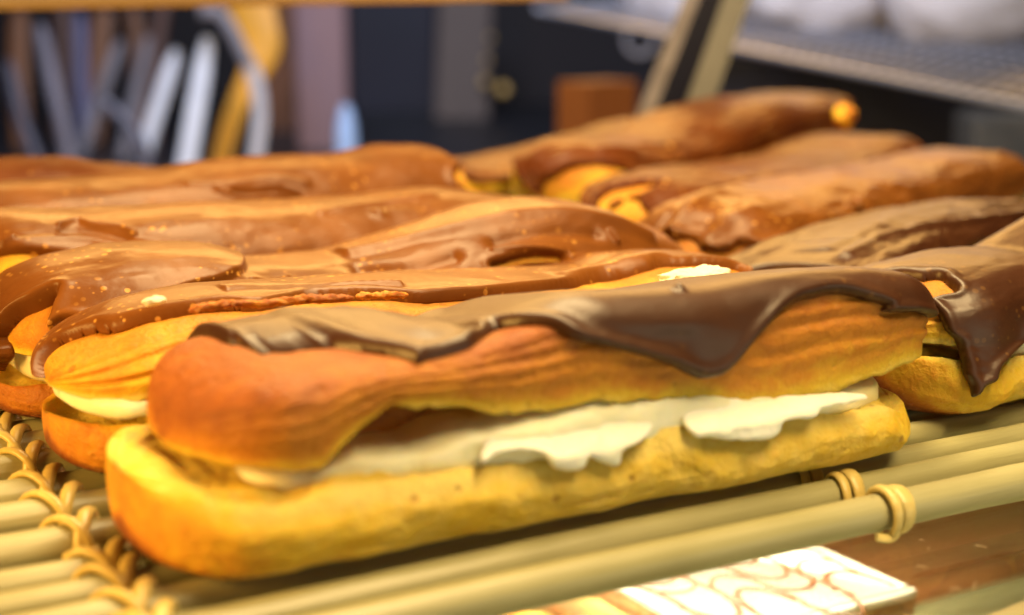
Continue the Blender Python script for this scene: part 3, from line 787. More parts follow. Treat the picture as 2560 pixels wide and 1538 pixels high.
   'lo': {'W': 1.7, 'bake': 0.1, 'depth': 0.6, 'rim': [(0, 1.2), (0.7, 1.15), (1.0, 0.9), (1.5, 0.75), (1.8, 1.05), (3, 1.0), (13, 1.0)], 'rimb': 1.1, 'x0': 0.0, 'x1': -0.05},
   'mat': 'choc_shaded',
   'o': (19.25, 20.0),
   'pa': 0.6,
   'pb': 0.65,
   'pc': 0.8,
   'res': 0.032,
   'rib': {'amp': 1.0, 'lines': [(0.25, 0.08, 0.06), (0.55, 0.08, 0.08)]},
   't': [(0, 2.35), (0.65, 2.3), (1.04, 2.42), (1.6, 2.48), (2.42, 2.53), (3.41, 2.51), (4.28, 2.44), (6, 3.0), (13, 2.9)],
   'u': [(0, 1.5), (1, 1.4), (13, 1.4)]},
  'eclair at the right edge with a pointed dark drip over its open side', 'eclairs fanned out at the right of the mat', 7),
 ({'L': 14.5,
   'Rc': 1.6,
   'W': 1.9,
   'ang': 0.4014257279586958,
   'bake': 0.3,
   'cream': {'bot': 0.7, 'q': -1.45, 'qb': 1.3, 'tint': 0.4, 'top': 1.35, 'x0': 0.4, 'x1': 13.8},
   'glaze': {'bead': 0.04,
             'holes': [],
             'plates': [],
             'poly': [(3.42, 1.57), (2.0, -0.05), (5, 0.05), (8, 0.0), (11, 0.1), (15.0, 0.0), (16.71, 2.46), (13.95, 2.64), (11.19, 2.7), (8.43, 2.45), (5.67, 2.64), (2.91, 2.7), (0.15, 2.45)],
             'ridges': [([(4.51, 1.53), (6.64, 1.5), (8.85, 1.55), (10.78, 1.5)], 0.12, 0.08), ([(4.19, 1.26), (5.92, 1.3), (8.01, 1.01), (12.88, 0.61)], 0.18, 0.1), ([(8.97, 1.77)], 0.06, -0.06)],
             'round': 0.13,
             'tau': 0.15,
             'wave': 0.1},
   'lo': {'W': 1.6, 'rim': 0.9, 'rimb': 0.9},
   'mat': 'choc_shaded',
   'o': (18.6, 23.3),
   'pa': 0.5,
   'pb': 0.5,
   'res': 0.034,
   't': [(0, 2.1), (1.8, 1.9), (2.71, 2.14), (3.9, 2.27), (5.86, 2.39), (9.58, 2.34), (16.74, 2.1), (14.5, 3.1)],
   'tilt': 0.1,
   'u': 1.2},
  'second eclair of the right fan, glazed all over with a purplish dark near side', 'eclairs fanned out at the right of the mat', 8),
 ({'L': 18.5,
   'Rc': 1.7,
   'Rc2': 1.2,
   'W': 2.05,
   'ang': 0.4014257279586958,
   'bake': 0.4,
   'cream': {'bot': 0.6, 'q': -1.45, 'qb': 1.3, 'tint': 0.5, 'top': 1.1, 'x0': 0.4, 'x1': 15},
   'glaze': {'bead': 0.05,
             'holes': [],
             'plates': [],
             'poly': [(1.62, 1.88), (1.52, 1.71), (1.62, 1.66), (1.67, 1.59), (1.62, 1.56), (1.37, 1.46), (1.37, 1.17), (1.57, 0.93), (1.77, 0.93), (1.97, 0.69), (2.33, 0.43), (2.63, 0.38), (2.98, 0.35), (4.4, 0.07),
                      (7.59, 0.01), (13.05, -0.01), (19.2, 0.3), (21.05, 2.64), (17.56, 2.45), (14.08, 2.71), (10.6, 2.64), (7.12, 2.46), (3.63, 2.71), (0.15, 2.64)],
             'ridges': [([(6.02, 0.72), (6.17, 0.61), (6.63, 0.67), (6.73, 0.8)], 0.055, 0.12), ([(6.37, 0.72)], 0.05, -0.08), ([(1.62, 1.75), (2.38, 1.67), (3.79, 1.68), (4.65, 1.66)], 0.12, 0.12),
                        ([(1.67, 1.56), (2.43, 1.56), (3.39, 1.56), (4.0, 1.45)], 0.13, -0.08), ([(1.62, 1.38), (2.28, 1.35), (2.83, 1.22)], 0.12, 0.06)],
             'round': 0.13,
             'tau': 0.15,
             'wave': 0.1},
   'lo': {'W': 1.6, 'rim': 0.8, 'rimb': 0.9},
   'o': (20.9, 28.0),
   'pa': 0.62,
   'pb': 0.58,
   'pc': 0.65,
   'res': 0.034,
   't': [(0, 1.8), (1.02, 2.4), (1.77, 2.54), (2.87, 2.61), (3.54, 2.62), (7.09, 2.6), (12.18, 2.52), (16.12, 2.54), (18.89, 2.57), (21.39, 2.14), (23.0, 1.76)],
   'u': [(0, 0.9), (4, 1.1), (16, 1.2)]},
  'third eclair of the right fan, with a burst ring bubble on its tan side', 'eclairs fanned out at the right of the mat', 9),
 ({'L': 16.5,
   'Rc': 1.7,
   'Rc2': 1.1,
   'W': 2.1,
   'ang': 0.4363323129985824,
   'bake': 0.28,
   'cream': {'bot': 0.6, 'q': -1.5, 'qb': 1.3, 'tint': 0.4, 'top': 1.25, 'x0': 0.3, 'x1': 15},
   'glaze': {'bead': 0.05,
             'holes': [],
             'poly': [(2.67, 1.6), (2.07, 1.57), (1.52, 1.67), (1.06, 1.85), (1.24, 1.66), (1.71, 1.59), (1.66, 1.55), (1.24, 1.33), (0.83, 0.6), (0.88, 0.06), (1.15, 0.01), (1.75, 0.05), (3.83, 0.01), (8.71, -0.31),
                      (16.32, -0.86), (17, 0.3), (19.17, 2.72), (16.0, 2.61), (12.83, 2.47), (9.66, 2.73), (6.49, 2.61), (3.32, 2.47), (0.15, 2.73)],
             'round': 0.13,
             'tau': 0.15,
             'wave': 0.1},
   'lo': {'W': 1.6, 'rim': 0.85, 'rimb': 0.9},
   'mat': 'choc_rear_dim',
   'o': (22.3, 32.4),
   'pa': 0.62,
   'pb': 0.6,
   'pc': 0.6,
   'res': 0.04,
   'slope': 0.05,
   't': [(0, 2.3), (1.57, 2.56), (3.4, 2.61), (5.91, 2.51), (8.94, 2.41), (11.37, 2.38), (14.94, 2.76), (20.29, 2.84), (26.67, 2.59), (29.5, 2.14), (30.91, 1.59)],
   'u': [(0, 1.2), (16, 1.2)],
   'z0': 0.2},
  'fourth eclair of the right fan, with a bare yellow near end', 'eclairs fanned out at the right of the mat', 10),
 ({'L': 18.6,
   'Rc': 1.7,
   'Rc2': 1.0,
   'W': 2.1,
   'ang': 0.47123889803846897,
   'bake': 0.25,
   'cream': {'bot': 0.6, 'q': -1.55, 'qb': 1.3, 'tint': 0.4, 'top': 1.4, 'x0': 0.3, 'x1': 15},
   'glaze': {'bead': 0.05,
             'holes': [],
             'plates': [],
             'poly': [(0.92, 2.0), (0.61, 2.0), (0.36, 2.0), (0.41, 1.89), (0.87, 1.55), (1.28, 1.33), (1.64, 1.02), (2.15, 0.65), (2.66, 0.38), (4.04, 0.1), (7.88, -0.27), (12.29, -0.7), (17.66, -0.67), (19.2, 0.3),
                      (21.3, 2.5), (17.78, 2.75), (14.25, 2.55), (10.73, 2.51), (7.2, 2.75), (3.68, 2.54), (0.15, 2.51)],
             'ridges': [([(2.36, 1.19), (3.48, 0.86)], 0.1, 0.1), ([(2.05, 1.02), (3.99, 0.45), (5.53, 0.45)], 0.1, 0.08), ([(4.25, 1.06), (6.14, 0.8)], 0.08, 0.07),
                        ([(0.97, 1.71), (1.64, 1.56), (2.36, 1.49)], 0.15, 0.06)],
             'round': 0.13,
             'tau': 0.15,
             'wave': 0.1},
   'lo': {'W': 1.7, 'rim': 0.9, 'rimb': 0.9},
   'mat': 'choc_rear_dim',
   'o': (23.0, 37.0),
   'pa': 0.65,
   'pb': 0.62,
   'pc': 0.6,
   'res': 0.045,
   'slope': 0.1,
   't': [(0, 2.7), (0.39, 3.11), (1.85, 3.18), (5.03, 3.02), (6.46, 3.13), (8.12, 3.46), (9.88, 3.67), (12.96, 3.81), (15.8, 3.62), (19.51, 3.79), (21.59, 3.41), (22.76, 3.11)],
   'u': [(0, 1.3), (17, 1.2)],
   'z0': 0.3},
  'rear eclair of the right fan, rising to a tip with a yellow crumb', 'eclairs fanned out at the right of the mat', 11),
 ({'L': 14,
   'Rc': 1.5,
   'W': 1.8,
   'ang': 0.3490658503988659,
   'bake': 0.3,
   'cream': {'bot': 0.6, 'q': -1.6, 'qb': 1.3, 'tint': 0.1, 'top': 1.75, 'x0': 0.3, 'x1': 13},
   'glaze': {'bead': 0.04,
             'holes': [],
             'poly': [(3.57, 1.38), (2.83, 0.75), (3.1, 0.42), (4.26, 0.4), (5.23, 0.23), (7.13, 0.14), (11.48, 0.02), (14.2, 0.5), (16.09, 2.64), (13.44, 2.46), (10.78, 2.71), (8.12, 2.63), (5.46, 2.46), (2.81, 2.71),
                      (0.15, 2.63)],
             'round': 0.13,
             'tau': 0.14,
             'wave': 0.1},
   'lo': {'W': 1.6, 'rim': 0.9, 'rimb': 0.9},
   'mat': 'choc_rear_dim',
   'o': (19.6, 40.6),
   'pa': 0.7,
   'pb': 0.8,
   'res': 0.05,
   't': [(0, 2.7), (3.02, 2.28), (4.29, 2.31), (6.13, 2.36), (7.48, 2.43), (14, 3.2)],
   'u': 1.6},
  'eclair in the gap behind the two rows, yellow strip under its glaze', 'eclairs fanned out at the right of the mat', 12)]
GRP = 'eclairs lying side by side on the bamboo mat'
for d, label, group, seed in TAB:
    make_eclair(d, label, group or GRP, seed)

# ------------------------------------------------------------------ sweeps and solids
def sweep(pts, wid, thk, nrm=None, nseg=12, cap=True):
    """flattened tube along pts (cm); wid/thk half sizes, scalars or per point; returns verts, faces."""
    P = np.asarray(pts, float); n = len(P)
    T = np.gradient(P, axis=0); T /= np.maximum(np.linalg.norm(T, axis=1, keepdims=True), 1e-9)
    if nrm is None: nrm = np.tile([0, 0, 1.0], (n, 1))
    nrm = np.asarray(nrm, float)
    if nrm.ndim == 1: nrm = np.tile(nrm, (n, 1))
    B = np.cross(T, nrm); B /= np.maximum(np.linalg.norm(B, axis=1, keepdims=True), 1e-9)
    Nn = np.cross(B, T)
    wid = np.broadcast_to(wid, n); thk = np.broadcast_to(thk, n)
    a = np.linspace(0, 2 * math.pi, nseg, endpoint=False)
    V = P[:, None, :] + B[:, None, :] * (wid[:, None] * np.cos(a))[..., None] + Nn[:, None, :] * (thk[:, None] * np.sin(a))[..., None]
    F = grid_faces(n, nseg, True).tolist()
    if cap: F.append(list(range(nseg))[::-1]); F.append(list(range((n - 1) * nseg, n * nseg)))
    return V.reshape(-1, 3), F
def join(parts):
    V, F, o = [], [], 0
    for v, f in parts:
        V.append(np.asarray(v, float)); F += [[i + o for i in ff] for ff in f]; o += len(v)
    return np.concatenate(V), F
def box(c, ax, ay, az, bev=0.0):
    """box from centre and three half-axis vectors, with chamfered edges"""
    c, ax, ay, az = (np.asarray(x, float) for x in (c, ax, ay, az))
    import itertools
    bm = bmesh.new(); bmesh.ops.create_cube(bm, size=2)
    if bev:
        # chamfer in real size: scale first
        M = np.stack([ax, ay, az], 1)
        for v in bm.verts: v.co = Vector((M @ np.array(v.co)).tolist())
        bmesh.ops.bevel(bm, geom=bm.edges[:], offset=bev, segments=2, affect='EDGES', profile=0.6)
        V = [np.array(v.co) + c for v in bm.verts]
    else:
        M = np.stack([ax, ay, az], 1); V = [M @ np.array(v.co) + c for v in bm.verts]
    bm.verts.index_update(); F = [[v.index for v in f.verts] for f in bm.faces]; bm.free()
    return np.array(V), F
import bmesh
RV, FH = np.array(_R), np.array(_fh); UZ = np.array([0, 0, 1.0])
def upright(u0, v0, u1, v1, depth, thick, bev=0.15, yaw=0.0):
    """upright board facing the camera side, spanning photo pixels u0..u1, v0..v1 at a depth"""
    a, b = np.array(at(u0, v1, depth)), np.array(at(u1, v0, depth))
    w = abs((b - a) @ RV) / 2; h = abs(b[2] - a[2]) / 2
    r = RV * math.cos(yaw) + FH * math.sin(yaw); f = -RV * math.sin(yaw) + FH * math.cos(yaw)
    c = (a + b) / 2 + f * thick / 2
    return box(c, r * w, f * thick / 2, UZ * h, bev)

# ------------------------------------------------------------------ bamboo mat under the eclairs
rng = random.Random(4)
mat_root = empty('bamboo_mat', (10, 16, -1.0))
tag(mat_root, 'pale bamboo rod mat under the eclairs, tied with twisted rattan', 'mat')
O = np.array([10, 16, -1.0])
rods = [(16.5, .285), (17.4, .29), (18.25, .28), (19.2, .27), (19.88, .26), (21.38, .33), (22.7, .30), (23.8, .29), (25.22, .31)]
y = 26.4
while y < 48:
    r = rng.uniform(.26, .32); rods.append((y, r)); y += rng.uniform(.95, 1.3)
for k, (y, r) in enumerate(rods):
    xs = np.linspace(-7, 46, 70)
    ph = rng.uniform(0, 9)
    wob = 0.035 * np.sin(xs * 0.23 + ph) + 0.02 * np.sin(xs * 0.61 + ph * 2)
    node = sum(np.exp(-((xs - xn) / 0.35) ** 2) for xn in np.arange(-7 + (ph % 1) * 17, 46, 19.0 + 3 * math.sin(ph)))
    rr = r * (1 + 0.015 * np.sin(xs * 0.4 + ph)) + 0.03 * node
    P = np.stack([xs, y + wob, -r + 0.015 * np.sin(xs * 0.3 + ph)], 1) - O
    v, f = sweep(P, rr, rr, nseg=28)
    mesh_obj('rod', v, f, MAT['bamboo'], mat_root)
def binding(y, r, x, slant, wid, thk, span=1.15, lift=0.02):
    a = np.linspace(-span, span, 17) * math.pi / 2
    R0 = r + thk + lift
    P = np.stack([x + slant * np.sin(a * 0.95), y + R0 * np.sin(a), -r + R0 * np.cos(a)], 1)
    nn = np.stack([0 * a, np.sin(a), np.cos(a)], 1)
    w = wid * (0.85 + 0.15 * np.cos(a))
    v, f = sweep(P - O, w, thk, nn, 10)
    return mesh_obj('binding_strip', v, f, MAT['rattan'], mat_root)
for k, (y, r) in enumerate(rods):
    xb = 5.25 + (y - 18) * 0.045
    if y < 31:
        binding(y, r, xb - 0.20 + rng.uniform(-.04, .04), -0.24, 0.085, 0.060, 1.75)
        binding(y + 0.05, r, xb + 0.20 + rng.uniform(-.04, .04), 0.22, 0.115, 0.075, 1.7)
        # the strand that dips between this rod and the next
        yn = rods[k + 1][0] - rods[k + 1][1]
        yy, hy = (y + r + yn) / 2, max((yn - y - r) / 2 + 0.16, 0.2)
        a = np.linspace(-1, 1, 13)
        for sx, wd in ((1, 0.10), (-1, 0.085)):
            P = np.stack([xb + sx * 0.24 * a + 0.02, yy + hy * a, -0.36 + 0.05 * sx * (1 - a * a) + 0.05 * a * a], 1) - O
            v, f = sweep(P, wd, 0.065, nseg=10); mesh_obj('binding_strip', v, f, MAT['rattan'], mat_root)
    if y < 20:
        x2 = 16.3
        if k == 0:
            binding(y, r, x2 - 0.10, 0.03, 0.10, 0.06, 1.9); binding(y, r, x2 + 0.15, 0.03, 0.14, 0.04, 1.8)
            a = np.linspace(0, 1, 9)
            P = np.stack([x2 - 0.02 - 0.42 * a, y - 0.22 - 0.06 * np.sin(a * 3), -2 * r + 0.03 - 0.05 * np.sin(a * 3.1)], 1) - O
            v, f = sweep(P, 0.08, 0.035, np.array([0, -0.7, 0.7]), 10); mesh_obj('binding_strip', v, f, MAT['rattan'], mat_root)
        else:
            binding(y, r, x2 - 0.12 - 0.08 * k, 0.10, 0.09, 0.045, 1.6); binding(y, r, x2 + 0.12 - 0.08 * k, 0.10, 0.13, 0.05, 1.6)

# ------------------------------------------------------------------ glass shelf and what lies below it
m, nt, b = new_mat('shelf_glass')
nt.nodes.remove(b)
tr = N(nt, 'ShaderNodeBsdfTransparent'); tr.inputs[0].default_value = (0.93, 0.97, 0.93, 1)
gl = N(nt, 'ShaderNodeBsdfGlossy'); gl.inputs['Roughness'].default_value = 0.03
fr = N(nt, 'ShaderNodeFresnel'); fr.inputs[0].default_value = 1.45
mx = N(nt, 'ShaderNodeMixShader'); nt.links.new(mathn(nt, 'MULTIPLY', fr.outputs[0], 0.55), mx.inputs[0])
nt.links.new(tr.outputs[0], mx.inputs[1]); nt.links.new(gl.outputs[0], mx.inputs[2])
nt.links.new(mx.outputs[0], nt.nodes['Material Output'].inputs[0])
MAT['glass'] = m
v, f = box((18, 30, -1.0), (32, 0, 0), (0, 20, 0), (0, 0, 0.3), 0.06)
g = mesh_obj('glass_shelf', v, f, MAT['glass'], None, False)
tag(g, 'clear glass shelf carrying the bamboo mat', 'shelf')

# lower mat of brown reeds
low = empty('reed_mat', (22, 24, -8.6)); tag(low, 'brown reed mat on the level below the glass', 'mat')
LO = np.array([22, 24, -8.6]); y = 14.0
while y < 60:
    r = rng.uniform(.42, .62)
    xs = np.linspace(2, 62, 24); ph = rng.uniform(0, 9)
    P = np.stack([xs, y + 0.05 * np.sin(xs * 0.2 + ph), -8.6 + r + 0 * xs], 1) - LO
    v, f = sweep(P, r, r, nseg=14)
    mesh_obj('reed', v, f, MAT['bamboo'] if y < 26.4 else MAT['reed'], low)
    y += 2 * r + rng.uniform(0.0, 0.08)
v, f = box((30, 36, -9.2), (40, 0, 0), (0, 34, 0), (0, 0, 0.55), 0.0)
tag(mesh_obj('lower_counter', v, f, plain('dark_wood', (0.09, 0.04, 0.02), 0.5), None, False), kind='structure')

# slice of iced custard pastry with a feathered pattern
mf = empty('custard_slice', (18, 27, -8.0)); MO = np.array([18, 27, -8.0])
tag(mf, 'white iced custard slice with brown feathered lines, seen through the glass', 'pastry')
X0, X1, Y0, Y1, ZT = 18.1, 23.35, 22.7, 33.0, -5.0
def slab(name, z0, z1, m, inset=0.0, wob=0.05, seed=0):
    n = 40; pts = []
    cs = [(X0, Y0), (X1, Y0), (X1, Y1), (X0, Y1)]
    for k in range(4):
        a, c = np.array(cs[k]), np.array(cs[(k + 1) % 4])
        for t in np.linspace(0, 1, n, endpoint=False): pts.append(a + (c - a) * t)
    pts = np.array(pts); cen = np.array([(X0 + X1) / 2, (Y0 + Y1) / 2])
    nn = len(pts); ring = []
    for kz, ins in ((z0, 0.06), (z0 + 0.06, 0), (z1 - 0.08, 0), (z1 - 0.02, 0.05), (z1, 0.14)):
        dirv = pts - cen; dirv /= np.linalg.norm(dirv, axis=1, keepdims=True)
        p = pts - dirv * (ins + inset) + dirv * (wob * fbm(pts[:, 0] * 1.3 + seed, pts[:, 1] * 1.3, kz))[:, None]
        ring.append(np.concatenate([p, np.full((nn, 1), kz)], 1))
    V = np.concatenate(ring) - MO
    F = grid_faces(5, nn, True).tolist(); F.append(list(range(4 * nn, 5 * nn))); F.append(list(range(nn))[::-1])
    return mesh_obj(name, V, F, m, mf)
flaky = plain('flaky_pastry', (0.40, 0.17, 0.05), 0.6, var=0.45, scale=220, bmp=0.002, stretch=(1, 1, 5))
custard = plain('custard', (0.80, 0.58, 0.20), 0.45, var=0.1, scale=80)
slab('pastry_layer', -8.0, -7.55, flaky, 0.0, 0.10, 1); slab('custard_layer', -7.55, -6.75, custard, 0.06, 0.08, 2)
slab('pastry_layer', -6.75, -6.4, flaky, 0.0, 0.10, 3); slab('custard_layer', -6.4, -5.65, custard, 0.05, 0.08, 4)
slab('pastry_layer', -5.65, -5.25, flaky, 0.0, 0.08, 5); slab('icing', -5.25, ZT, plain('white_icing', (0.84, 0.78, 0.66), 0.25, var=0.05, scale=30), -0.03, 0.05, 6)
brown = plain('brown_icing', (0.12, 0.035, 0.01), 0.35, var=0.2, scale=90)
def icing_line(pts, w):
    v, f = sweep(np.array(pts) - MO, w, 0.02, nseg=8); return mesh_obj('feather_line', v, f, brown, mf)
for k in range(5):        # piped lines dragged into feathers: arcs hung between spines
    xk = 18.4 + k * 1.14
    ys = np.linspace(Y0 + 0.3, Y1 - 0.4, 80)
    icing_line([(xk + 0.07 * math.sin(yy * 2.1 + k), yy, ZT + 0.012) for yy in ys], 0.06)
    if k == 4: continue
    for j in range(9):
        yj = Y0 + 0.55 + j * 1.12 + (0.2 if k % 2 else 0)
        sg = 1 if k % 2 else -1
        t = np.linspace(0, 1, 18)
        icing_line([(xk + 1.14 * tt, yj + sg * 1.0 * (math.sin(math.pi * tt) ** 0.55) * (0.8 + 0.3 * math.sin(j * 2.3 + k)) , ZT + 0.016) for tt in t], 0.046 + 0.02 * ((j + k) % 2))
# a second pastry beside it, only its caramel corner shows
ov = empty('caramel_pastry', (14, 26, -8)); tag(ov, 'glazed caramel pastry beside the iced slice, under the front bamboo rod', 'pastry')
n1, n2 = 40, 24
th, phh = np.meshgrid(np.linspace(0, 2 * math.pi, n1, endpoint=False), np.linspace(0.02, math.pi - 0.02, n2), indexing='ij')
rad = 1 + 0.10 * fbm(np.cos(th) * 2 + 5, np.sin(th) * 2, phh * 2, 4)
V = np.stack([3.2 * np.cos(th) * np.sin(phh) ** 0.6 * rad + 13.9, 2.4 * np.sin(th) * np.sin(phh) ** 0.6 * rad + 26.6, 1.5 * np.cos(phh) * rad - 6.6], -1)
Fg = grid_faces(n1 + 1, n2).copy() % (n1 * n2)
mesh_obj('crust', V.reshape(-1, 3) - np.array([14, 26, -8]), Fg, plain('caramel_crust', (0.62, 0.28, 0.05), 0.3, var=0.5, scale=120, bmp=0.002), ov)

# crumbs and hairs on the glass
rc = random.Random(8); parts = []
for k in range(10):
    x, yv = rc.uniform(15.5, 20.5), rc.uniform(13.8, 16.2)
    L = rc.uniform(0.02, 0.16); a = rc.uniform(0, 3.1)
    p0 = np.array([x, yv, -0.685]); dv = np.array([math.cos(a), math.sin(a), 0]) * L
    parts.append(sweep([p0 - dv, p0 + np.array([0, 0, 0.01]), p0 + dv], 0.004, 0.004, nseg=5))
v, f = join(parts)
tag(mesh_obj('crumbs', v, f, plain('crumb_dust', (0.75, 0.62, 0.42), 0.6), None), 'tiny pale crumbs and hairs scattered on the glass shelf', 'crumbs', kind='stuff')

# ------------------------------------------------------------------ loose flakes
def flake(name, p, size, label, cat, m, seed, lift=0.0, rot=0.0, parent=None):
    n1, n2 = 36, 22
    th, ph = np.meshgrid(np.linspace(0, 2 * math.pi, n1, endpoint=False), np.linspace(0.03, math.pi - 0.03, n2), indexing='ij')
    x, yv, z = np.cos(th) * np.sin(ph), np.sin(th) * np.sin(ph), np.cos(ph)
    r = 1 + 0.35 * fbm(x * 2.2 + seed, yv * 2.2, z * 2.2, 4) + 0.12 * vnoise(x * 9 + seed, yv * 9, z * 9)
    V = np.stack([x * r * size[0], yv * r * size[1], z * r * size[2]], -1).reshape(-1, 3)
    c, s_ = math.cos(rot), math.sin(rot)
    V = np.stack([V[:, 0] * c - V[:, 1] * s_, V[:, 0] * s_ + V[:, 1] * c, V[:, 2]], 1)
    F = (grid_faces(n1 + 1, n2) % (n1 * n2))
    o = mesh_obj(name, V, F, m, attr=np.clip(0.5 + 0.5 * fbm(V[:, 0] * 4, V[:, 1] * 4, V[:, 2] * 4, 3), 0, 1)); o.location = Vector(p) * CM
    if label: tag(o, label, cat)
    return o
white_crumb = plain('white_crumb', (0.86, 0.80, 0.62), 0.7, var=0.12, scale=300, bmp=0.002)
flake('torn_crumb', at(1738, 690, 27.6), (0.75, 0.3, 0.15), 'ragged white crumb showing under the glaze of the second eclair', 'crumb', white_crumb, 3.1)
flake('pastry_flake', at(385, 752, 23.6), (0.2, 0.09, 0.07), 'small white flake of pastry lying on brown glaze at the left', 'flake', white_crumb, 7.7, rot=0.3)
flake('pastry_crumb', at(2112, 290, 45.2), (0.34, 0.34, 0.34), 'yellow torn crumb at the far tip of the rear eclair', 'crumb', MAT['bun'], 5.5)

# ------------------------------------------------------------------ background
wallm = plain('dark_wall', (0.018, 0.013, 0.015), 0.7, var=0.3, scale=3)
v, f = box(np.array([0, 0, 20.0]) + FH * 175, RV * 160, FH * 1.0, UZ * 60)
tag(mesh_obj('back_wall', v, f, wallm, None, False), kind='structure')
v, f = box(np.array([0, 0, -5.0]) + FH * 118, RV * 120, FH * 56, UZ * 1.0)
tag(mesh_obj('back_counter', v, f, plain('dark_counter', (0.022, 0.022, 0.028), 0.4), None, False), kind='structure')

def thing_mesh(name, v, f, m, label, cat, group=None, smooth=True):
    return tag(mesh_obj(name, v, f, m, None, smooth), label, cat, group)
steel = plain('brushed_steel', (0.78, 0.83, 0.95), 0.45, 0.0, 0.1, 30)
steel_d = plain('dull_steel', (0.20, 0.19, 0.22), 0.5, 0.0, 0.15, 30)
woodm = plain('brown_wood', (0.22, 0.09, 0.035), 0.5, var=0.3, scale=20, stretch=(1, 1, 0.2))
UG = 'kitchen utensils standing behind the eclairs'
def utensil(pts, w, m, label, depth, thk=0.35, name='utensil'):
    P = np.array([at(u, v, depth) for u, v in pts], float)
    P = catmull(P, 6, False) if len(P) > 2 else np.linspace(P[0], P[1], 10)
    n = len(P); e = np.minimum(np.arange(n), np.arange(n)[::-1]); ww = w * np.clip(0.55 + 0.2 * e, 0, 1)
    v, f = sweep(P, ww, thk, -FH, 14)
    return thing_mesh(name, v, f, m, label, 'utensil', UG)
utensil([(520, 95), (470, 390), (458, 440)], 0.62, steel, 'broad bright silver utensil handle nearest the yellow ribbon', 100)
utensil([(442, 125), (385, 300), (350, 420)], 0.52, steel, 'slanting silver utensil handle left of the broad bright one', 104)
utensil([(372, 90), (338, 250), (300, 430)], 0.5, steel_d, 'dull grey utensil handle, fourth from the yellow ribbon', 112)
utensil([(306, 100), (255, 230), (190, 430)], 0.5, steel_d, 'dull grey utensil handle leaning left toward the dark base', 114)
utensil([(100, 60), (135, 220), (165, 345), (172, 440)], 0.52, plain('grey_steel', (0.20, 0.19, 0.24), 0.5), 'grey utensil handle tilting right near the left edge', 108)
utensil([(200, 30), (205, 200), (215, 440)], 0.55, plain('bluish_steel', (0.12, 0.12, 0.22), 0.5), 'bluish upright utensil handle in the left cluster', 116)
utensil([(50, 20), (48, 200), (60, 440)], 0.8, woodm, 'brown wooden handle at the far left', 122)
utensil([(262, 20), (250, 120), (230, 440)], 0.9, woodm, 'brown wooden handle behind the grey utensils', 126)
utensil([(330, 15), (345, 120), (360, 440)], 0.7, woodm, 'reddish wooden handle right of the grey utensils', 128)
utensil([(150, -30), (160, 150), (140, 440)], 0.8, plain('dark_brown_wood', (0.10, 0.045, 0.03), 0.5), 'dark brown handle between the grey and the bluish utensils', 130)
utensil([(20, 150), (55, 300), (110, 440)], 0.45, plain('slate_steel', (0.09, 0.09, 0.13), 0.4), 'slate coloured utensil low in the left corner', 110)
utensil([(420, -20), (400, 60), (392, 140), (380, 440)], 0.6, plain('dark_red_wood', (0.11, 0.05, 0.035), 0.5), 'dark red handle behind the slanting silver utensil', 124)
utensil([(250, 245), (300, 290), (345, 345), (372, 440)], 0.45, plain('dark_steel', (0.10, 0.10, 0.14), 0.4), 'dark crossing utensil low in the cluster', 102)
# strap curving over, dark above and pale below
st = empty('strap', tuple(at(637, 430, 97))); SO = np.array(at(637, 430, 97))
tag(st, 'grey strap arching down beside the yellow ribbon', 'strap')
def strap_part(name, pts, w, m):
    P = catmull(np.array([at(u, v_, 97) for u, v_ in pts], float), 8, False) - SO
    v, f = sweep(P, w, 0.15, -FH, 12); mesh_obj(name, v, f, m, st)
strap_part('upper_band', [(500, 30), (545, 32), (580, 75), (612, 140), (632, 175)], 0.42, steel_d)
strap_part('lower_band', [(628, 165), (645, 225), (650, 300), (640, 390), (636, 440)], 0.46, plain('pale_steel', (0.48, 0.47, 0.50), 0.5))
yel = plain('yellow_plastic', (0.75, 0.34, 0.02), 0.45, var=0.2, scale=14)
P = catmull(np.array([at(u, v_, 106) for u, v_ in [(610, -40), (640, 60), (655, 130), (610, 230), (575, 320), (540, 440)]], float), 8, False)
v, f = sweep(P, np.interp(np.linspace(0, 1, len(P)), [0, .35, .55, 1], [1.7, 1.35, .75, .65]), 0.2, -FH, 14)
thing_mesh('ribbon', v, f, yel, 'curved yellow ribbon hanging behind the grey strap', 'ribbon')
v, f = upright(655, -60, 742, 437, 135, 2.0); thing_mesh('wooden_post', v, f, plain('reddish_wood', (0.16, 0.06, 0.025), 0.5, var=0.3, scale=20), 'dark reddish wooden post left of the mauve post', 'post', None, False)
v, f = upright(738, -60, 868, 437, 118, 2.5, 0.4); thing_mesh('painted_post', v, f, plain('mauve_paint', (0.27, 0.165, 0.175), 0.5, var=0.12, scale=12), 'mauve painted post in the background', 'post', None, False)
# small pale blue bottle
n = 20; zs = np.linspace(0, 1, n); rr = np.interp(zs, [0, .05, .6, .8, 1], [.55, .68, .66, .5, .28])
p0 = np.array(at(868, 432, 98)); hgt = 4.3
v, f = sweep(np.stack([p0 + UZ * (z * hgt) for z in zs]), rr, rr, RV, 20)
thing_mesh('bottle', v, f, plain('pale_blue_plastic', (0.38, 0.56, 0.95), 0.3), 'small pale blue bottle at the foot of the mauve post', 'bottle')
v, f = upright(872, -60, 1092, 437, 160, 2.0, 0.3); thing_mesh('navy_panel', v, f, plain('navy_paint', (0.010, 0.010, 0.028), 0.5, var=0.25, scale=4), 'dark navy panel right of the mauve post', 'panel', None, False)
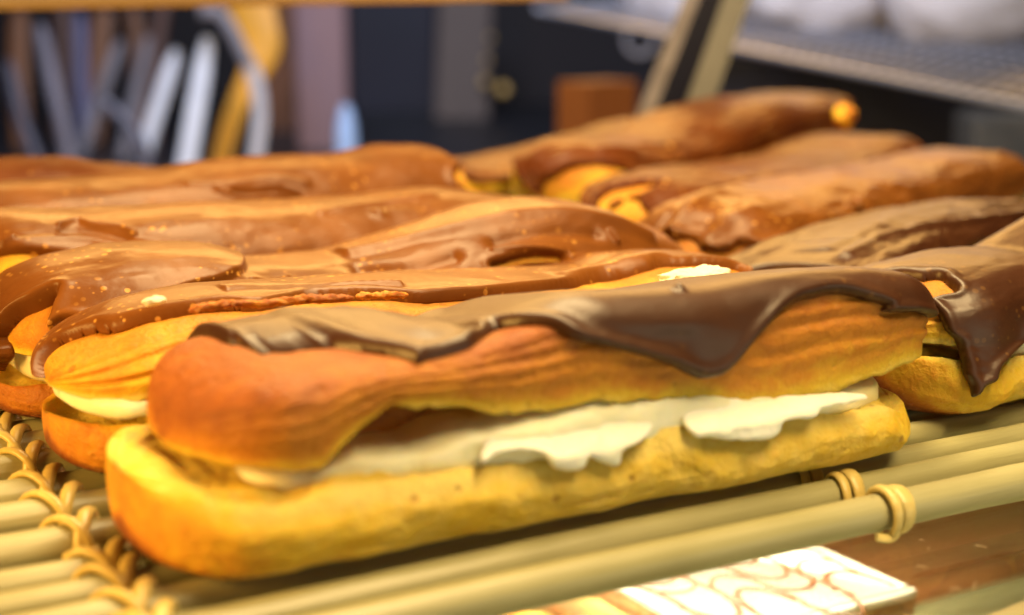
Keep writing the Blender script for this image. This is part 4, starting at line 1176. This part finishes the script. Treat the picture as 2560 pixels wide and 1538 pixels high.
# leaning grey brown board
a0, a1 = np.array(at(1150, 437, 150)), np.array(at(1165, -60, 150))
v, f = box((a0 + a1) / 2, RV * 2.6, FH * 0.6, (a1 - a0) / 2, 0.2)
bd = thing_mesh('grey_board', v, f, plain('grey_brown_board', (0.11, 0.075, 0.058), 0.6, var=0.15, scale=8), 'grey brown upright board with small brass studs', 'board', None, False)
brass = plain('brass', (0.80, 0.52, 0.16), 0.3)
def ball(p, r, m, name, parent=None):
    n1, n2 = 16, 10
    th, ph = np.meshgrid(np.linspace(0, 2 * math.pi, n1, endpoint=False), np.linspace(0.05, math.pi - 0.05, n2), indexing='ij')
    V = np.stack([np.cos(th) * np.sin(ph), np.sin(th) * np.sin(ph), np.cos(ph)], -1).reshape(-1, 3) * r + np.array(p)
    return mesh_obj(name, V, grid_faces(n1 + 1, n2) % (n1 * n2), m, parent)
for (u, v_, r) in ((1212, 205, .42), (1218, 150, .28), (1226, 95, .25)): ball(at(u, v_, 147.8), r, brass, 'stud', bd)
tag(ball(at(1258, 224, 140), .55, brass, 'brass_knob'), 'round brass knob beside the grey brown board', 'knob')
# orange carton with two faces
cx = at(1470, 437, 84)
c0 = np.array(at(1522, 437, 88)); hh = (np.array(at(1470, 205, 84))[2] + 4.0) / 2
yawc = 0.75; r_ = RV * math.cos(yawc) + FH * math.sin(yawc); f_ = -RV * math.sin(yawc) + FH * math.cos(yawc)
cc = np.array(cx); cc = cc + r_ * 1.9 + f_ * 1.2; cc[2] = -4.0 + hh
v, f = box(cc, r_ * 1.9, f_ * 1.2, UZ * hh, 0.06)
thing_mesh('carton', v, f, plain('orange_card', (0.26, 0.075, 0.010), 0.5, var=0.12, scale=10), 'small orange carton left of the leaning strip', 'carton', None, False)
# leaning strip: beige, black, beige
ls = empty('leaning_strip', tuple(at(1640, 400, 57))); LSO = np.array(at(1640, 400, 57))
tag(ls, 'leaning beige strip with a black band down its middle', 'strip')
def strip(name, ut, ub, half, fwd, m):
    a, c = np.array(at(ut, 0, 57)), np.array(at(ub, 330, 57)); d_ = a - c
    a = a + d_ * 0.6; c = c - d_ * 0.22
    x = np.cross(d_, FH); x = x / np.linalg.norm(x)
    v, f = box((a + c) / 2 - LSO + FH * fwd, x * half, FH * 0.25, (a - c) / 2, 0.05)
    mesh_obj(name, v, f, m, ls, False)
strip('near_edge', 1730, 1598, 0.24, 0.0, plain('worn_beige', (0.15, 0.125, 0.11), 0.45, var=0.2, scale=160, bmp=0.002))
strip('black_band', 1778, 1648, 0.40, -0.05, plain('black_band', (0.006, 0.006, 0.012), 0.3, var=0.1))
strip('far_edge', 1838, 1722, 0.42, 0.0, plain('cream_beige', (0.13, 0.12, 0.085), 0.45, var=0.12, scale=60))
# wire rack with bags
rk = empty('wire_rack', tuple(at(1900, 120, 84))); RO = np.array(at(1900, 120, 84))
tag(rk, 'silver wire rack holding pale bags at the upper right', 'rack')
A, B = np.array(at(1345, 24, 100)), np.array(at(2760, 305, 62)); Cc, Dd = np.array(at(1700, -22, 122)), np.array(at(2960, 118, 92))
chrome = plain('chrome_wire', (0.50, 0.52, 0.60), 0.28, 0.6, 0.1, 200)
loop = [A + (B - A) * t for t in np.linspace(0, 1, 12)] + [B + (Dd - B) * t for t in np.linspace(0.1, 1, 8)] + [Dd + (Cc - Dd) * t for t in np.linspace(0.1, 1, 10)] + [Cc + (A - Cc) * t for t in np.linspace(0.1, 1, 8)]
v, f = sweep(np.array(loop) - RO, 0.22, 0.22, nseg=10); mesh_obj('frame', v, f, chrome, rk)
parts = []
for t in np.linspace(0.02, 0.98, 46): parts.append(sweep(np.linspace(A + (B - A) * t, Cc + (Dd - Cc) * t, 4) - RO, 0.09, 0.09, nseg=6))
for t in np.linspace(0.1, 0.95, 10): parts.append(sweep(np.linspace(A + (Cc - A) * t, B + (Dd - B) * t, 6) - RO, 0.10, 0.10, nseg=6))
v, f = join(parts); tag(mesh_obj('wire_grid', v, f, chrome, rk), kind='stuff')
a = np.linspace(0, 2 * math.pi, 25); cR = np.array(at(1600, 100, 96))
v, f = sweep(np.stack([cR + RV * 0.9 * math.cos(t) + UZ * 0.9 * math.sin(t) for t in a]) - RO, 0.16, 0.16, -FH, 8, False); mesh_obj('ring', v, f, plain('grey_ring', (0.34, 0.33, 0.36), 0.4), rk)
bagm = plain('pale_bag_cloth', (0.82, 0.79, 0.82), 0.7, var=0.08, scale=18, bmp=0.004)
def bag(u0, u1, vb, depth, label, seed):
    a, c = np.array(at(u0, vb, depth)), np.array(at(u1, vb, depth)); w = np.linalg.norm(c - a) / 2
    n1, n2 = 64, 40
    th, ph = np.meshgrid(np.linspace(0, 2 * math.pi, n1, endpoint=False), np.linspace(0.02, math.pi - 0.02, n2), indexing='ij')
    sg = lambda x, p: np.sign(x) * np.abs(x) ** p
    X, Yv, Zv = sg(np.cos(th), .8) * np.sin(ph) ** .7, sg(np.sin(th), .8) * np.sin(ph) ** .7, sg(np.cos(ph), .75)
    r = 1 + 0.10 * fbm(X * 2 + seed, Yv * 2, Zv * 2, 4)
    P = (a + c) / 2 + UZ * 5.4 + FH * 4
    V = P + (X * r * w)[..., None] * RV + (Yv * r * 4.0)[..., None] * FH + (Zv * r * 5.6)[..., None] * UZ
    thing_mesh('bag', V.reshape(-1, 3), grid_faces(n1 + 1, n2) % (n1 * n2), bagm, label, 'bag', 'pale bags on the wire rack')
bag(1540, 1880, 82, 100, 'pale bag on the wire rack, leftmost, behind the leaning strip', 1.0)
bag(1850, 2270, 98, 94, 'pale bag on the wire rack, in the middle right of the strip', 4.0)
bag(2225, 2720, 118, 88, 'pale bag on the wire rack at the upper right corner', 8.0)
v, f = upright(1780, 150, 2420, 437, 108, 3.0, 0.2); thing_mesh('dark_box', v, f, plain('dark_box_paint', (0.03, 0.03, 0.045), 0.45), 'dark box standing under the wire rack', 'box', None, False)
v, f = upright(2430, 285, 2800, 470, 84, 4.0, 0.4); thing_mesh('steel_tin', v, f, plain('olive_steel', (0.12, 0.115, 0.10), 0.5), 'grey steel tin under the rack at the right edge', 'tin', None, False)
# shelf edge along the top
sh = empty('upper_shelf', tuple(at(500, -20, 47))); HO = np.array(at(500, -20, 47))
tag(sh, 'tan edge of the shelf above, running along the top left', 'shelf')
a, c = np.array(at(-300, 31, 47)), np.array(at(1420, 1, 50)); ax = (c - a) / 2; ez = np.cross(ax / np.linalg.norm(ax), FH); ez = ez / np.linalg.norm(ez)
ez = ez if ez[2] > 0 else -ez
v, f = box((a + c) / 2 + ez * 0.10 - HO, ax, FH * 0.6, ez * 0.10, 0.03); mesh_obj('lower_lip', v, f, plain('golden_wood', (0.22, 0.12, 0.028), 0.4, var=0.15, scale=20), sh, False)
v, f = box((a + c) / 2 + ez * 0.75 - HO + FH * 0.5, ax, FH * 1.0, ez * 0.545, 0.03); mesh_obj('board', v, f, plain('tan_wood', (0.26, 0.18, 0.10), 0.45, var=0.2, scale=30, stretch=(0.2, 1, 1)), sh, False)
